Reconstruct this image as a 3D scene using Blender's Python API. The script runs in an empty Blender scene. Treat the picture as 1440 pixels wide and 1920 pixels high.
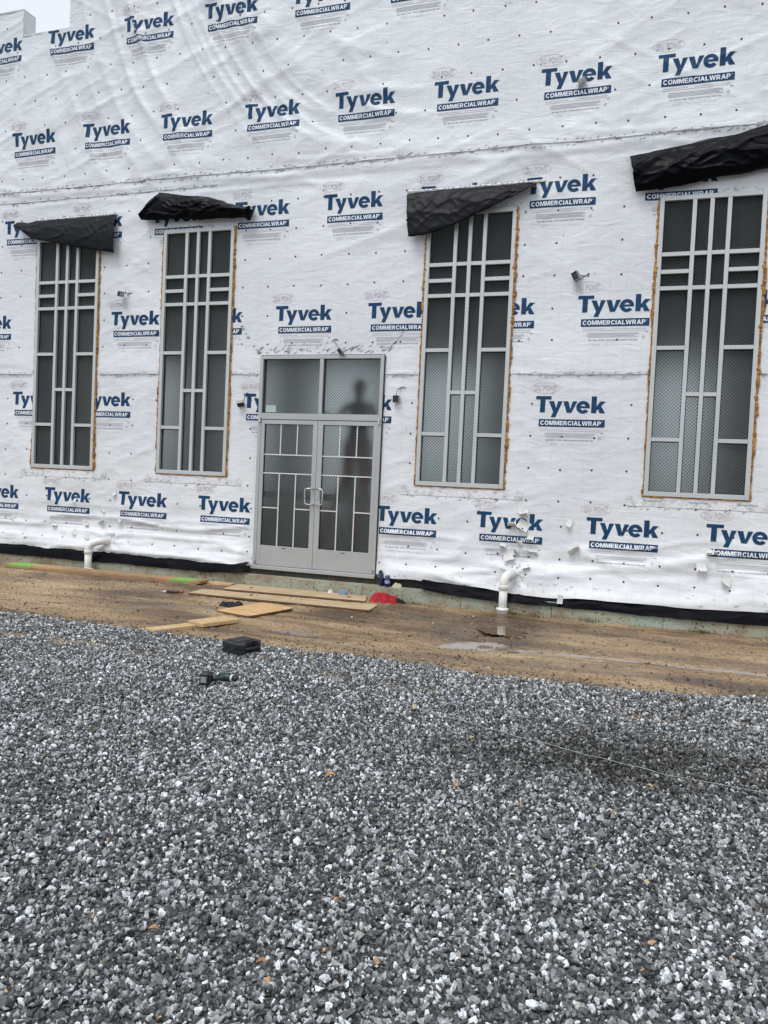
import bpy, bmesh, math, random
import numpy as np
from mathutils import Matrix, Vector, Euler
random.seed(7)
RNG = np.random.RandomState(11)
S = bpy.context.scene
COL = S.collection
PI = math.pi

# ------------------------------------------------------------------ camera
CAM = Vector((2.7142, -10.3975, 1.295))
YAW, PITCH, ROLL, FPX = 0.329, -0.0378, -0.0456, 1500.25
cy_, sy_, cp_, sp_ = math.cos(YAW), math.sin(YAW), math.cos(PITCH), math.sin(PITCH)
fw = Vector((-sy_*cp_, cy_*cp_, sp_)); rt0 = Vector((cy_, sy_, 0)); up0 = rt0.cross(fw)
rt = rt0*math.cos(ROLL) - up0*math.sin(ROLL); up = rt0*math.sin(ROLL) + up0*math.cos(ROLL)
cd = bpy.data.cameras.new('camera'); cam = bpy.data.objects.new('camera', cd); COL.objects.link(cam)
cam.matrix_world = Matrix(((rt.x, up.x, -fw.x, CAM.x), (rt.y, up.y, -fw.y, CAM.y), (rt.z, up.z, -fw.z, CAM.z), (0, 0, 0, 1)))
cd.sensor_fit = 'HORIZONTAL'; cd.sensor_width = 36; cd.lens = FPX/1440*36
cd.clip_start = 0.05; cd.clip_end = 2000
S.camera = cam

# ------------------------------------------------------------------ sky, sun, exposure
SUN_EL, SUN_AZ = math.radians(58), math.radians(200)     # azimuth from +Y, clockwise
w = bpy.data.worlds.new('World'); S.world = w; w.use_nodes = True
nt = w.node_tree; nt.nodes.clear()
out = nt.nodes.new('ShaderNodeOutputWorld')
sky = nt.nodes.new('ShaderNodeTexSky'); sky.sky_type = 'NISHITA'; sky.sun_disc = False
sky.sun_elevation = SUN_EL; sky.sun_rotation = SUN_AZ; sky.dust_density = 4; sky.air_density = 1.0
hs = nt.nodes.new('ShaderNodeHueSaturation'); hs.inputs['Saturation'].default_value = 0.35
nt.links.new(sky.outputs[0], hs.inputs['Color'])
b1 = nt.nodes.new('ShaderNodeBackground'); b1.inputs[1].default_value = 0.05
nt.links.new(hs.outputs[0], b1.inputs[0])
b2 = nt.nodes.new('ShaderNodeBackground'); b2.inputs[0].default_value = (0.85, 0.905, 0.975, 1); b2.inputs[1].default_value = 0.70
ad = nt.nodes.new('ShaderNodeAddShader')
nt.links.new(b1.outputs[0], ad.inputs[0]); nt.links.new(b2.outputs[0], ad.inputs[1]); nt.links.new(ad.outputs[0], out.inputs[0])
sl = bpy.data.lights.new('sun', 'SUN'); sl.energy = 1.1; sl.angle = math.radians(25); sl.color = (1, 0.99, 0.975)
sun = bpy.data.objects.new('sun', sl); COL.objects.link(sun)
sd = Vector((math.sin(SUN_AZ)*math.cos(SUN_EL), math.cos(SUN_AZ)*math.cos(SUN_EL), math.sin(SUN_EL)))
sun.rotation_euler = sd.to_track_quat('Z', 'Y').to_euler(); sun.location = (0, -12, 20)
S.render.engine = 'CYCLES'
S.view_settings.view_transform = 'Standard'; S.view_settings.look = 'None'
S.view_settings.gamma = 1; S.view_settings.use_curve_mapping = False
S.view_settings.exposure = 0.24
S.cycles.max_bounces = 8; S.cycles.transparent_max_bounces = 12

# ------------------------------------------------------------------ noise
_tab = np.random.RandomState(3).rand(512, 512)
def vnoise(x, y, seed=0):
    x = np.asarray(x, float)+seed*17.31; y = np.asarray(y, float)+seed*9.77
    xi = np.floor(x).astype(int); yi = np.floor(y).astype(int)
    fx = x-xi; fy = y-yi; fx = fx*fx*fx*(fx*(fx*6-15)+10); fy = fy*fy*fy*(fy*(fy*6-15)+10)
    g = lambda a, b: _tab[a % 512, b % 512]
    return (g(xi, yi)*(1-fx)+g(xi+1, yi)*fx)*(1-fy)+(g(xi, yi+1)*(1-fx)+g(xi+1, yi+1)*fx)*fy
def fbm(x, y, seed=0, o=4, gain=.5):
    s = 0; a = 1; t = 0
    for k in range(o):
        s = s+a*vnoise(x*2**k, y*2**k, seed+k*5); t += a; a *= gain
    return s/t
def sst(x, a, b):
    t = np.clip((np.asarray(x, float)-a)/(b-a), 0, 1); return t*t*(3-2*t)
def ridge(n, p=1.6): return (1-np.abs(2*n-1))**p

# ------------------------------------------------------------------ object helpers
def lin(c):
    return tuple((v/255/12.92 if v/255 <= .04045 else ((v/255+.055)/1.055)**2.4) for v in c)+(1,)
def tag(o, label=None, cat=None, group=None, kind=None):
    if label: o['label'] = label
    if cat: o['category'] = cat
    if group: o['group'] = group
    if kind: o['kind'] = kind
    return o
def link(o, parent=None):
    COL.objects.link(o)
    if parent is not None: o.parent = parent
    return o
def empty(name, loc=(0, 0, 0), rz=0, parent=None):
    o = bpy.data.objects.new(name, None); o.location = loc; o.rotation_euler = (0, 0, rz); o.empty_display_size = .1
    return link(o, parent)
def mesh_obj(name, verts, faces, mats, parent=None, smooth=False, mi=None, uv=None):
    me = bpy.data.meshes.new(name); me.from_pydata([tuple(v) for v in verts], [], [tuple(f) for f in faces])
    for m in (mats if isinstance(mats, (list, tuple)) else [mats]): me.materials.append(m)
    if mi is not None: me.polygons.foreach_set('material_index', mi)
    if smooth: me.polygons.foreach_set('use_smooth', [True]*len(me.polygons))
    me.update()
    return link(bpy.data.objects.new(name, me), parent)
def bm_obj(name, bm, mats, parent=None, smooth=False, loc=None, rot=None):
    me = bpy.data.meshes.new(name); bm.to_mesh(me); bm.free()
    for m in (mats if isinstance(mats, (list, tuple)) else [mats]): me.materials.append(m)
    if smooth: me.polygons.foreach_set('use_smooth', [True]*len(me.polygons))
    o = link(bpy.data.objects.new(name, me), parent)
    if loc is not None: o.location = loc
    if rot is not None: o.rotation_euler = rot
    return o
def add_box(bm, x0, x1, y0, y1, z0, z1, bevel=0, M=None, mi=0, seg=1):
    r = bmesh.ops.create_cube(bm, size=1)
    vs = r['verts']
    for v in vs:
        v.co = Vector(((x0+x1)/2+v.co.x*(x1-x0), (y0+y1)/2+v.co.y*(y1-y0), (z0+z1)/2+v.co.z*(z1-z0)))
    fs = set(f for v in vs for f in v.link_faces)
    if bevel:
        es = list(set(e for v in vs for e in v.link_edges))
        r = bmesh.ops.bevel(bm, geom=es, offset=bevel, segments=seg, affect='EDGES', profile=.7)
        vs = list(set(vs) & set(bm.verts)) if False else list(set(v for f in r['faces'] for v in f.verts))
        fs = set(f for v in vs for f in v.link_faces)
    for f in fs: f.material_index = mi
    if M is not None:
        for v in set(v for f in fs for v in f.verts): v.co = M @ v.co
    return fs
def box_obj(name, x0, x1, y0, y1, z0, z1, m, parent=None, bevel=0, **k):
    bm = bmesh.new(); add_box(bm, x0, x1, y0, y1, z0, z1, bevel); return bm_obj(name, bm, m, parent, **k)
def add_tube(bm, pts, r, n=10, caps=True, mi=0):
    pts = [Vector(p) for p in pts]; R = r if isinstance(r, (list, tuple)) else [r]*len(pts)
    rings = []; prev = None
    for i, p in enumerate(pts):
        t = (pts[min(i+1, len(pts)-1)]-pts[max(i-1, 0)]).normalized()
        if prev is None:
            a = Vector((0, 0, 1)) if abs(t.z) < .9 else Vector((1, 0, 0)); prev = t.cross(a).normalized()
        u = (prev-t*prev.dot(t)).normalized(); v = t.cross(u); prev = u
        rings.append([bm.verts.new(p+(u*math.cos(2*PI*k/n)+v*math.sin(2*PI*k/n))*R[i]) for k in range(n)])
    for a, b in zip(rings, rings[1:]):
        for k in range(n):
            f = bm.faces.new((a[k], a[(k+1) % n], b[(k+1) % n], b[k])); f.material_index = mi; f.smooth = True
    if caps:
        f = bm.faces.new(rings[0][::-1]); f.material_index = mi; f = bm.faces.new(rings[-1]); f.material_index = mi

# ------------------------------------------------------------------ materials
def mat(name, col, rough=.6, metal=0, var=0, vscale=5, bump=0, bscale=40, stretch=None, col2=None, spec=None, coords='Object', detail=5, ramp=(.35, .65)):
    m = bpy.data.materials.new(name); m.use_nodes = True
    t = m.node_tree; n = t.nodes; p = n['Principled BSDF']
    p.inputs['Base Color'].default_value = col; p.inputs['Roughness'].default_value = rough; p.inputs['Metallic'].default_value = metal
    if spec is not None: p.inputs['Specular IOR Level'].default_value = spec
    tc = n.new('ShaderNodeTexCoord'); src = tc.outputs[coords]
    if stretch:
        mp = n.new('ShaderNodeMapping'); mp.inputs['Scale'].default_value = stretch
        t.links.new(src, mp.inputs[0]); src = mp.outputs[0]
    if col2 is not None or var:
        nz = n.new('ShaderNodeTexNoise'); nz.inputs['Scale'].default_value = vscale; nz.inputs['Detail'].default_value = detail
        t.links.new(src, nz.inputs['Vector'])
        rp = n.new('ShaderNodeValToRGB'); rp.color_ramp.elements[0].position = ramp[0]; rp.color_ramp.elements[1].position = ramp[1]
        c2 = col2 if col2 is not None else tuple(v*(1-var) for v in col[:3])+(1,)
        rp.color_ramp.elements[0].color = c2; rp.color_ramp.elements[1].color = col
        t.links.new(nz.outputs[0], rp.inputs[0]); t.links.new(rp.outputs[0], p.inputs['Base Color'])
    if bump:
        nb = n.new('ShaderNodeTexNoise'); nb.inputs['Scale'].default_value = bscale; nb.inputs['Detail'].default_value = 6
        t.links.new(src, nb.inputs['Vector'])
        bp = n.new('ShaderNodeBump'); bp.inputs['Strength'].default_value = bump; bp.inputs['Distance'].default_value = .02
        t.links.new(nb.outputs[0], bp.inputs['Height']); t.links.new(bp.outputs[0], p.inputs['Normal'])
    return m
def N(m): return m.node_tree.nodes, m.node_tree.links, m.node_tree.nodes['Principled BSDF']
def math_node(n, l, op, a, b=None, c=None):
    q = n.new('ShaderNodeMath'); q.operation = op
    for i, v in enumerate((a, b, c)):
        if v is None: continue
        if isinstance(v, (int, float)): q.inputs[i].default_value = v
        else: l.new(v, q.inputs[i])
    return q.outputs[0]

def make_wrap_mat():
    m = mat('wrap_sheet', (.70, .72, .765, 1), .42)
    n, l, p = N(m); p.inputs['Specular IOR Level'].default_value = .35
    tc = n.new('ShaderNodeTexCoord'); sx = n.new('ShaderNodeSeparateXYZ'); l.new(tc.outputs['Object'], sx.inputs[0])
    def lines(out_, pitch, wd, off):
        a = math_node(n, l, 'ADD', out_, off); a = math_node(n, l, 'DIVIDE', a, pitch); a = math_node(n, l, 'FRACT', a)
        a = math_node(n, l, 'SUBTRACT', a, .5); a = math_node(n, l, 'ABSOLUTE', a); return math_node(n, l, 'LESS_THAN', a, wd)
    g = math_node(n, l, 'MAXIMUM', lines(sx.outputs[0], .2028, .014, 20.0), lines(sx.outputs[2], .2028, .014, 20.03))
    nz = n.new('ShaderNodeTexNoise'); nz.inputs['Scale'].default_value = .8; nz.inputs['Detail'].default_value = 6; l.new(tc.outputs['Object'], nz.inputs[0])
    rp = n.new('ShaderNodeValToRGB'); rp.color_ramp.elements[0].position = .3; rp.color_ramp.elements[1].position = .7
    rp.color_ramp.elements[0].color = (.63, .655, .685, 1); rp.color_ramp.elements[1].color = (.745, .77, .80, 1); l.new(nz.outputs[0], rp.inputs[0])
    # fine fibrous fleck
    n2 = n.new('ShaderNodeTexNoise'); n2.inputs['Scale'].default_value = 70; n2.inputs['Detail'].default_value = 3; l.new(tc.outputs['Object'], n2.inputs[0])
    f2 = math_node(n, l, 'MULTIPLY_ADD', n2.outputs[0], .16, .92)
    gl = math_node(n, l, 'MULTIPLY_ADD', g, -.10, 1.0); f2 = math_node(n, l, 'MULTIPLY', f2, gl)
    # dirt splashed low on the sheet
    n3 = n.new('ShaderNodeTexNoise'); n3.inputs['Scale'].default_value = 5; n3.inputs['Detail'].default_value = 7; l.new(tc.outputs['Object'], n3.inputs[0])
    low = n.new('ShaderNodeMapRange'); low.inputs[1].default_value = .05; low.inputs[2].default_value = -.1; l.new(sx.outputs[2], low.inputs[0])
    d = math_node(n, l, 'MULTIPLY', low.outputs[0], n3.outputs[0])
    mx = n.new('ShaderNodeMix'); mx.data_type = 'RGBA'; mx.blend_type = 'MULTIPLY'; mx.inputs[0].default_value = 1
    l.new(rp.outputs[0], mx.inputs[6])
    cb = n.new('ShaderNodeCombineColor'); l.new(f2, cb.inputs[0]); l.new(f2, cb.inputs[1]); l.new(f2, cb.inputs[2]); l.new(cb.outputs[0], mx.inputs[7])
    n6 = n.new('ShaderNodeTexNoise'); n6.inputs['Scale'].default_value = 3.1; n6.inputs['Detail'].default_value = 9; n6.inputs['Roughness'].default_value = .7; l.new(tc.outputs['Object'], n6.inputs[0])
    sm = n.new('ShaderNodeMapRange'); sm.inputs[1].default_value = .62; sm.inputs[2].default_value = .78; sm.inputs[4].default_value = .28; l.new(n6.outputs[0], sm.inputs[0]); d = math_node(n, l, 'MAXIMUM', d, sm.outputs[0])
    m2 = n.new('ShaderNodeMix'); m2.data_type = 'RGBA'; l.new(d, m2.inputs[0]); l.new(mx.outputs[2], m2.inputs[6]); m2.inputs[7].default_value = (.3, .27, .22, 1)
    l.new(m2.outputs[2], p.inputs['Base Color'])
    # crumple relief
    mp = n.new('ShaderNodeMapping'); mp.inputs['Rotation'].default_value = (0, .45, 0); mp.inputs['Scale'].default_value = (1.3, 1, 3.2); l.new(tc.outputs['Object'], mp.inputs[0])
    na = n.new('ShaderNodeTexNoise'); na.inputs['Scale'].default_value = 2.4; na.inputs['Detail'].default_value = 7; na.inputs['Distortion'].default_value = 1.2; l.new(mp.outputs[0], na.inputs[0])
    vo = n.new('ShaderNodeTexVoronoi'); vo.feature = 'SMOOTH_F1'; vo.inputs['Scale'].default_value = 2.2; vo.inputs['Smoothness'].default_value = .25
    nd = n.new('ShaderNodeTexNoise'); nd.inputs['Scale'].default_value = 2; nd.inputs['Detail'].default_value = 4; l.new(tc.outputs['Object'], nd.inputs[0])
    vm = n.new('ShaderNodeVectorMath'); vm.operation = 'MULTIPLY_ADD'; l.new(nd.outputs['Color'], vm.inputs[0]); vm.inputs[1].default_value = (1.2, 1.2, 1.2); l.new(tc.outputs['Object'], vm.inputs[2]); l.new(vm.outputs[0], vo.inputs['Vector'])
    h = math_node(n, l, 'ADD', na.outputs[0], math_node(n, l, 'MULTIPLY', vo.outputs['Distance'], .5))
    bp = n.new('ShaderNodeBump'); bp.inputs['Strength'].default_value = .36; bp.inputs['Distance'].default_value = .03
    l.new(h, bp.inputs['Height']); l.new(bp.outputs[0], p.inputs['Normal'])
    return m
M_WRAP = make_wrap_mat()
M_BLUE = mat('print_blue', (.0105, .056, .138, 1), .6, var=.25, vscale=9, spec=.2)
M_WHITE = mat('print_white', (.72, .75, .80, 1), .5)
M_GREYP = mat('print_grey', (.56, .57, .60, 1), .5, var=.12, vscale=60)
M_GREYD = mat('print_dark_grey', (.24, .25, .27, 1), .5)
M_PALE = mat('print_pale_grey', (.645, .655, .69, 1), .5)
M_PINK = mat('print_pink', (.57, .47, .50, 1), .5)
M_RED = mat('red_marker', (.5, .04, .05, 1), .5)
M_ALU = mat('aluminium', lin((178, 180, 180)), .38, .35, var=.07, vscale=3)
M_ALU2 = mat('aluminium_window', lin((192, 196, 196)), .42, .2, var=.08, vscale=2)
M_DARKGASKET = mat('gasket', (.012, .012, .013, 1), .6)
M_STEEL = mat('steel', (.55, .55, .54, 1), .3, .9, bump=.1)
M_BOX = mat('galvanised_box', (.30, .31, .31, 1), .5, .4, var=.25, vscale=30)
M_BLACK = mat('black_plastic', (.012, .012, .014, 1), .45, bump=.15, bscale=120)
M_PVC = mat('white_pvc', (.78, .78, .75, 1), .3, var=.1, vscale=4)
M_FOAM = mat('orange_foam', lin((196, 146, 78)), .85, col2=lin((120, 78, 34)), vscale=22, bump=.9, bscale=60)
M_TAPE = mat('flashing_tape', (.67, .68, .71, 1), .42, col2=(.40, .41, .42, 1), vscale=11, bump=.5, bscale=22, ramp=(.3, .5))
M_STAPLE = mat('staple_dark', (.10, .10, .105, 1), .6)
M_NAIL = mat('nail_cap', (.075, .022, .022, 1), .4)
M_NAILD = mat('nail_head', (.035, .03, .032, 1), .4)
M_SCRAP = mat('torn_wrap', (.68, .68, .66, 1), .55, var=.2, vscale=20, bump=.2)
M_LUMBER = mat('lumber', lin((212, 184, 142)), .75, col2=lin((176, 142, 102)), vscale=6, stretch=(1, 14, 14), bump=.15, bscale=10)
M_LUMBERW = mat('weathered_lumber', lin((160, 130, 98)), .75, col2=lin((112, 88, 66)), vscale=5, stretch=(1, 12, 12), bump=.25, bscale=10)
M_PLY = mat('plywood', lin((200, 178, 146)), .75, col2=lin((168, 142, 108)), vscale=3, stretch=(1, 5, 1), bump=.08)
M_PLYE = mat('plywood_edge', lin((120, 92, 60)), .8, col2=lin((70, 52, 34)), vscale=8, stretch=(.5, .5, 60))
M_GREENE = mat('green_edge_paint', lin((24, 104, 66)), .6, var=.3, vscale=20)
M_REDCLOTH = mat('red_cloth', lin((172, 48, 54)), .9, var=.35, vscale=12, bump=.4, bscale=60, spec=.2)
M_DKCLOTH = mat('black_cloth', (.013, .014, .018, 1), .9, bump=.4, bscale=60)
M_DARKSTRIP = mat('dark_sill_and_shade', (.045, .038, .030, 1), .8, var=.5, vscale=6, bump=.3)
M_INT = mat('interior_paint', (.62, .65, .63, 1), .9, var=.1, vscale=1)
M_INTF = mat('interior_floor', (.34, .33, .31, 1), .8, var=.2, vscale=2)
M_STRING = mat('white_string', (.5, .5, .48, 1), .7)
M_LEAF = mat('dry_leaf', lin((196, 156, 104)), .7, col2=lin((150, 104, 60)), vscale=30)
M_LEAF2 = mat('pale_leaf', lin((200, 186, 140)), .7, col2=lin((168, 158, 96)), vscale=30)
M_TWIG = mat('twig', (.20, .15, .10, 1), .9, var=.4, vscale=20)
M_GRASS = mat('grass', (.05, .075, .02, 1), .8, var=.5, vscale=8)

def make_tarp():
    m = mat('black_tarp', (.002, .0025, .004, 1), .33, bump=.12, bscale=9, stretch=(1, 1, 2), spec=.08); return m
M_TARP = make_tarp()
M_TARPG = mat('charcoal_tarp', (.004, .005, .008, 1), .38, bump=.08, bscale=7, stretch=(1, 1, 2), spec=.12)

def make_concrete():
    m = mat('painted_concrete', (.3, .36, .32, 1), .85, bump=.5, bscale=25)
    n, l, p = N(m); tc = n.new('ShaderNodeTexCoord')
    a = n.new('ShaderNodeTexNoise'); a.inputs['Scale'].default_value = 2.2; a.inputs['Detail'].default_value = 8; a.inputs['Roughness'].default_value = .65; l.new(tc.outputs['Object'], a.inputs[0])
    rp = n.new('ShaderNodeValToRGB'); e = rp.color_ramp.elements
    e[0].position = .36; e[0].color = lin((128, 112, 90)); e[1].position = .68; e[1].color = lin((158, 174, 163))
    x = e.new(.47); x.color = lin((148, 146, 128)); l.new(a.outputs[0], rp.inputs[0])
    b = n.new('ShaderNodeTexNoise'); b.inputs['Scale'].default_value = 34; b.inputs['Detail'].default_value = 4; l.new(tc.outputs['Object'], b.inputs[0])
    r2 = n.new('ShaderNodeValToRGB'); r2.color_ramp.elements[0].position = .31; r2.color_ramp.elements[0].color = (.22, .16, .1, 1); r2.color_ramp.elements[1].position = .42; r2.color_ramp.elements[1].color = (1, 1, 1, 1)
    l.new(b.outputs[0], r2.inputs[0])
    mx = n.new('ShaderNodeMix'); mx.data_type = 'RGBA'; mx.blend_type = 'MULTIPLY'; mx.inputs[0].default_value = 1
    l.new(rp.outputs[0], mx.inputs[6]); l.new(r2.outputs[0], mx.inputs[7]); l.new(mx.outputs[2], p.inputs['Base Color'])
    return m
M_CONC = make_concrete()

def make_glass():
    m = bpy.data.materials.new('patterned_glass'); m.use_nodes = True
    n, l, p = N(m)
    p.inputs['Base Color'].default_value = (.024, .031, .032, 1); p.inputs['Roughness'].default_value = .14
    tc = n.new('ShaderNodeTexCoord'); sx = n.new('ShaderNodeSeparateXYZ'); l.new(tc.outputs['Object'], sx.inputs[0])
    k = 2*PI/.064
    a = math_node(n, l, 'SINE', math_node(n, l, 'MULTIPLY', math_node(n, l, 'ADD', sx.outputs[0], sx.outputs[2]), k*.75))
    b = math_node(n, l, 'SINE', math_node(n, l, 'MULTIPLY', math_node(n, l, 'SUBTRACT', sx.outputs[0], sx.outputs[2]), k*.75))
    ab = math_node(n, l, 'MULTIPLY', a, b)                      # a lattice of raised diamonds
    st = math_node(n, l, 'ABSOLUTE', ab)
    bp = n.new('ShaderNodeBump'); bp.inputs['Strength'].default_value = .9; bp.inputs['Distance'].default_value = .010
    l.new(st, bp.inputs['Height']); l.new(bp.outputs[0], p.inputs['Normal'])
    tr = n.new('ShaderNodeBsdfRefraction'); tr.inputs['Color'].default_value = (.80, .88, .88, 1); tr.inputs['IOR'].default_value = 1.08; tr.inputs['Roughness'].default_value = 1.0
    f = n.new('ShaderNodeMapRange'); f.inputs[1].default_value = .0; f.inputs[2].default_value = .7; f.inputs[3].default_value = .56; f.inputs[4].default_value = .19
    l.new(st, f.inputs[0])
    mx = n.new('ShaderNodeMixShader'); l.new(f.outputs[0], mx.inputs[0]); l.new(p.outputs[0], mx.inputs[1]); l.new(tr.outputs[0], mx.inputs[2])
    l.new(mx.outputs[0], n['Material Output'].inputs[0])
    return m
M_GLASS = make_glass()

def make_mud():
    m = bpy.data.materials.new('mud'); m.use_nodes = True; n, l, p = N(m)
    tc = n.new('ShaderNodeTexCoord')
    a = n.new('ShaderNodeTexNoise'); a.inputs['Scale'].default_value = .9; a.inputs['Detail'].default_value = 8; a.inputs['Roughness'].default_value = .6
    mp = n.new('ShaderNodeMapping'); mp.inputs['Scale'].default_value = (.6, 1.8, 1); l.new(tc.outputs['Object'], mp.inputs[0]); l.new(mp.outputs[0], a.inputs[0])
    rp = n.new('ShaderNodeValToRGB'); e = rp.color_ramp.elements
    e[0].position = .38; e[0].color = lin((100, 80, 60)); e[1].position = .66; e[1].color = lin((178, 156, 124))
    x = e.new(.5); x.color = lin((148, 124, 95)); l.new(a.outputs[0], rp.inputs[0])
    b = n.new('ShaderNodeTexNoise'); b.inputs['Scale'].default_value = 28; b.inputs['Detail'].default_value = 6; l.new(tc.outputs['Object'], b.inputs[0])
    r2 = n.new('ShaderNodeValToRGB'); r2.color_ramp.elements[0].position = .32; r2.color_ramp.elements[0].color = (.45, .4, .34, 1); r2.color_ramp.elements[1].position = .5; r2.color_ramp.elements[1].color = (1, 1, 1, 1)
    l.new(b.outputs[0], r2.inputs[0])
    mx = n.new('ShaderNodeMix'); mx.data_type = 'RGBA'; mx.blend_type = 'MULTIPLY'; mx.inputs[0].default_value = .9
    l.new(rp.outputs[0], mx.inputs[6]); l.new(r2.outputs[0], mx.inputs[7])
    # wet streaks along the strip and a soaked patch under the drain pipe
    ms = n.new('ShaderNodeMapping'); ms.inputs['Scale'].default_value = (.35, 2.6, 1); l.new(tc.outputs['Object'], ms.inputs[0])
    ws = n.new('ShaderNodeTexNoise'); ws.inputs['Scale'].default_value = 1.6; ws.inputs['Detail'].default_value = 6; l.new(ms.outputs[0], ws.inputs[0])
    wm = n.new('ShaderNodeMapRange'); wm.inputs[1].default_value = .54; wm.inputs[2].default_value = .60; l.new(ws.outputs[0], wm.inputs[0])
    sub = n.new('ShaderNodeVectorMath'); sub.operation = 'SUBTRACT'; l.new(tc.outputs['Object'], sub.inputs[0]); sub.inputs[1].default_value = (1.0, -1.45, -.33)
    sc = n.new('ShaderNodeVectorMath'); sc.operation = 'MULTIPLY'; l.new(sub.outputs[0], sc.inputs[0]); sc.inputs[1].default_value = (1.5, .85, 0)
    le = n.new('ShaderNodeVectorMath'); le.operation = 'LENGTH'; l.new(sc.outputs[0], le.inputs[0])
    lp = math_node(n, l, 'ADD', le.outputs['Value'], math_node(n, l, 'MULTIPLY_ADD', b.outputs[0], .5, -.25))
    pm = n.new('ShaderNodeMapRange'); pm.inputs[1].default_value = 1.15; pm.inputs[2].default_value = .75; l.new(lp, pm.inputs[0])
    wet = math_node(n, l, 'MAXIMUM', math_node(n, l, 'MULTIPLY', wm.outputs[0], .75), pm.outputs[0])
    m3 = n.new('ShaderNodeMix'); m3.data_type = 'RGBA'; m3.blend_type = 'MULTIPLY'; l.new(wet, m3.inputs[0]); l.new(mx.outputs[2], m3.inputs[6]); m3.inputs[7].default_value = (.62, .58, .54, 1)
    l.new(m3.outputs[2], p.inputs['Base Color'])
    rr = n.new('ShaderNodeMapRange'); rr.inputs[1].default_value = .35; rr.inputs[2].default_value = .6; rr.inputs[3].default_value = .55; rr.inputs[4].default_value = .9
    l.new(a.outputs[0], rr.inputs[0]); l.new(math_node(n, l, 'MULTIPLY', rr.outputs[0], math_node(n, l, 'MULTIPLY_ADD', wet, -.72, 1.0)), p.inputs['Roughness'])
    bp = n.new('ShaderNodeBump'); bp.inputs['Strength'].default_value = .9; bp.inputs['Distance'].default_value = .025
    l.new(b.outputs[0], bp.inputs['Height']); l.new(bp.outputs[0], p.inputs['Normal'])
    return m
M_MUD = make_mud()
M_WATER = mat('puddle_water', (.19, .14, .095, 1), .02, spec=.4)
M_CLOD = mat('mud_clod', (.10, .07, .045, 1), .9, var=.5, vscale=30)

def make_stone():
    m = bpy.data.materials.new('crushed_stone'); m.use_nodes = True; n, l, p = N(m)
    at = n.new('ShaderNodeAttribute'); at.attribute_type = 'INSTANCER'; at.attribute_name = 'tone'
    tc = n.new('ShaderNodeTexCoord')
    nz = n.new('ShaderNodeTexNoise'); nz.inputs['Scale'].default_value = 1.6; nz.inputs['Detail'].default_value = 6; nz.inputs['Roughness'].default_value = .7; l.new(tc.outputs['Object'], nz.inputs[0])
    rp = n.new('ShaderNodeValToRGB'); rp.color_ramp.elements[0].position = .35; rp.color_ramp.elements[0].color = (.6, .6, .6, 1)
    rp.color_ramp.elements[1].position = .68; rp.color_ramp.elements[1].color = (1.7, 1.7, 1.7, 1); l.new(nz.outputs[0], rp.inputs[0])
    mx = n.new('ShaderNodeMix'); mx.data_type = 'RGBA'; mx.blend_type = 'MULTIPLY'; mx.inputs[0].default_value = 1
    l.new(at.outputs['Color'], mx.inputs[6]); l.new(rp.outputs[0], mx.inputs[7]); l.new(mx.outputs[2], p.inputs['Base Color'])
    p.inputs['Roughness'].default_value = .5; p.inputs['Specular IOR Level'].default_value = .5
    return m
M_STONE = make_stone()
M_BED = mat('gravel_bed', (.20, .205, .21, 1), .9, col2=(.02, .021, .022, 1), vscale=75, bump=1, bscale=80)
M_FAR = mat('far_gravel', (.20, .20, .20, 1), .9, col2=(.07, .07, .072, 1), vscale=40, bump=1, bscale=40)

# ------------------------------------------------------------------ openings (metres on the wall plane)
WX = [-6.871, -4.510, -0.3995, 2.5394]; WW, WZ0, WZ1 = 1.192, 1.27, 4.908
DX0, DX1, DZ1 = -2.81, -0.92, 3.04
TOP, NOTCH, NX0, NX1 = 8.54, 8.125, -7.28, -6.35
OPEN = [(x, x+WW, WZ0, WZ1) for x in WX] + [(DX0, DX1, -.3, DZ1)]
HOLES = OPEN + [(NX0, NX1, NOTCH, 9)]

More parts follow.
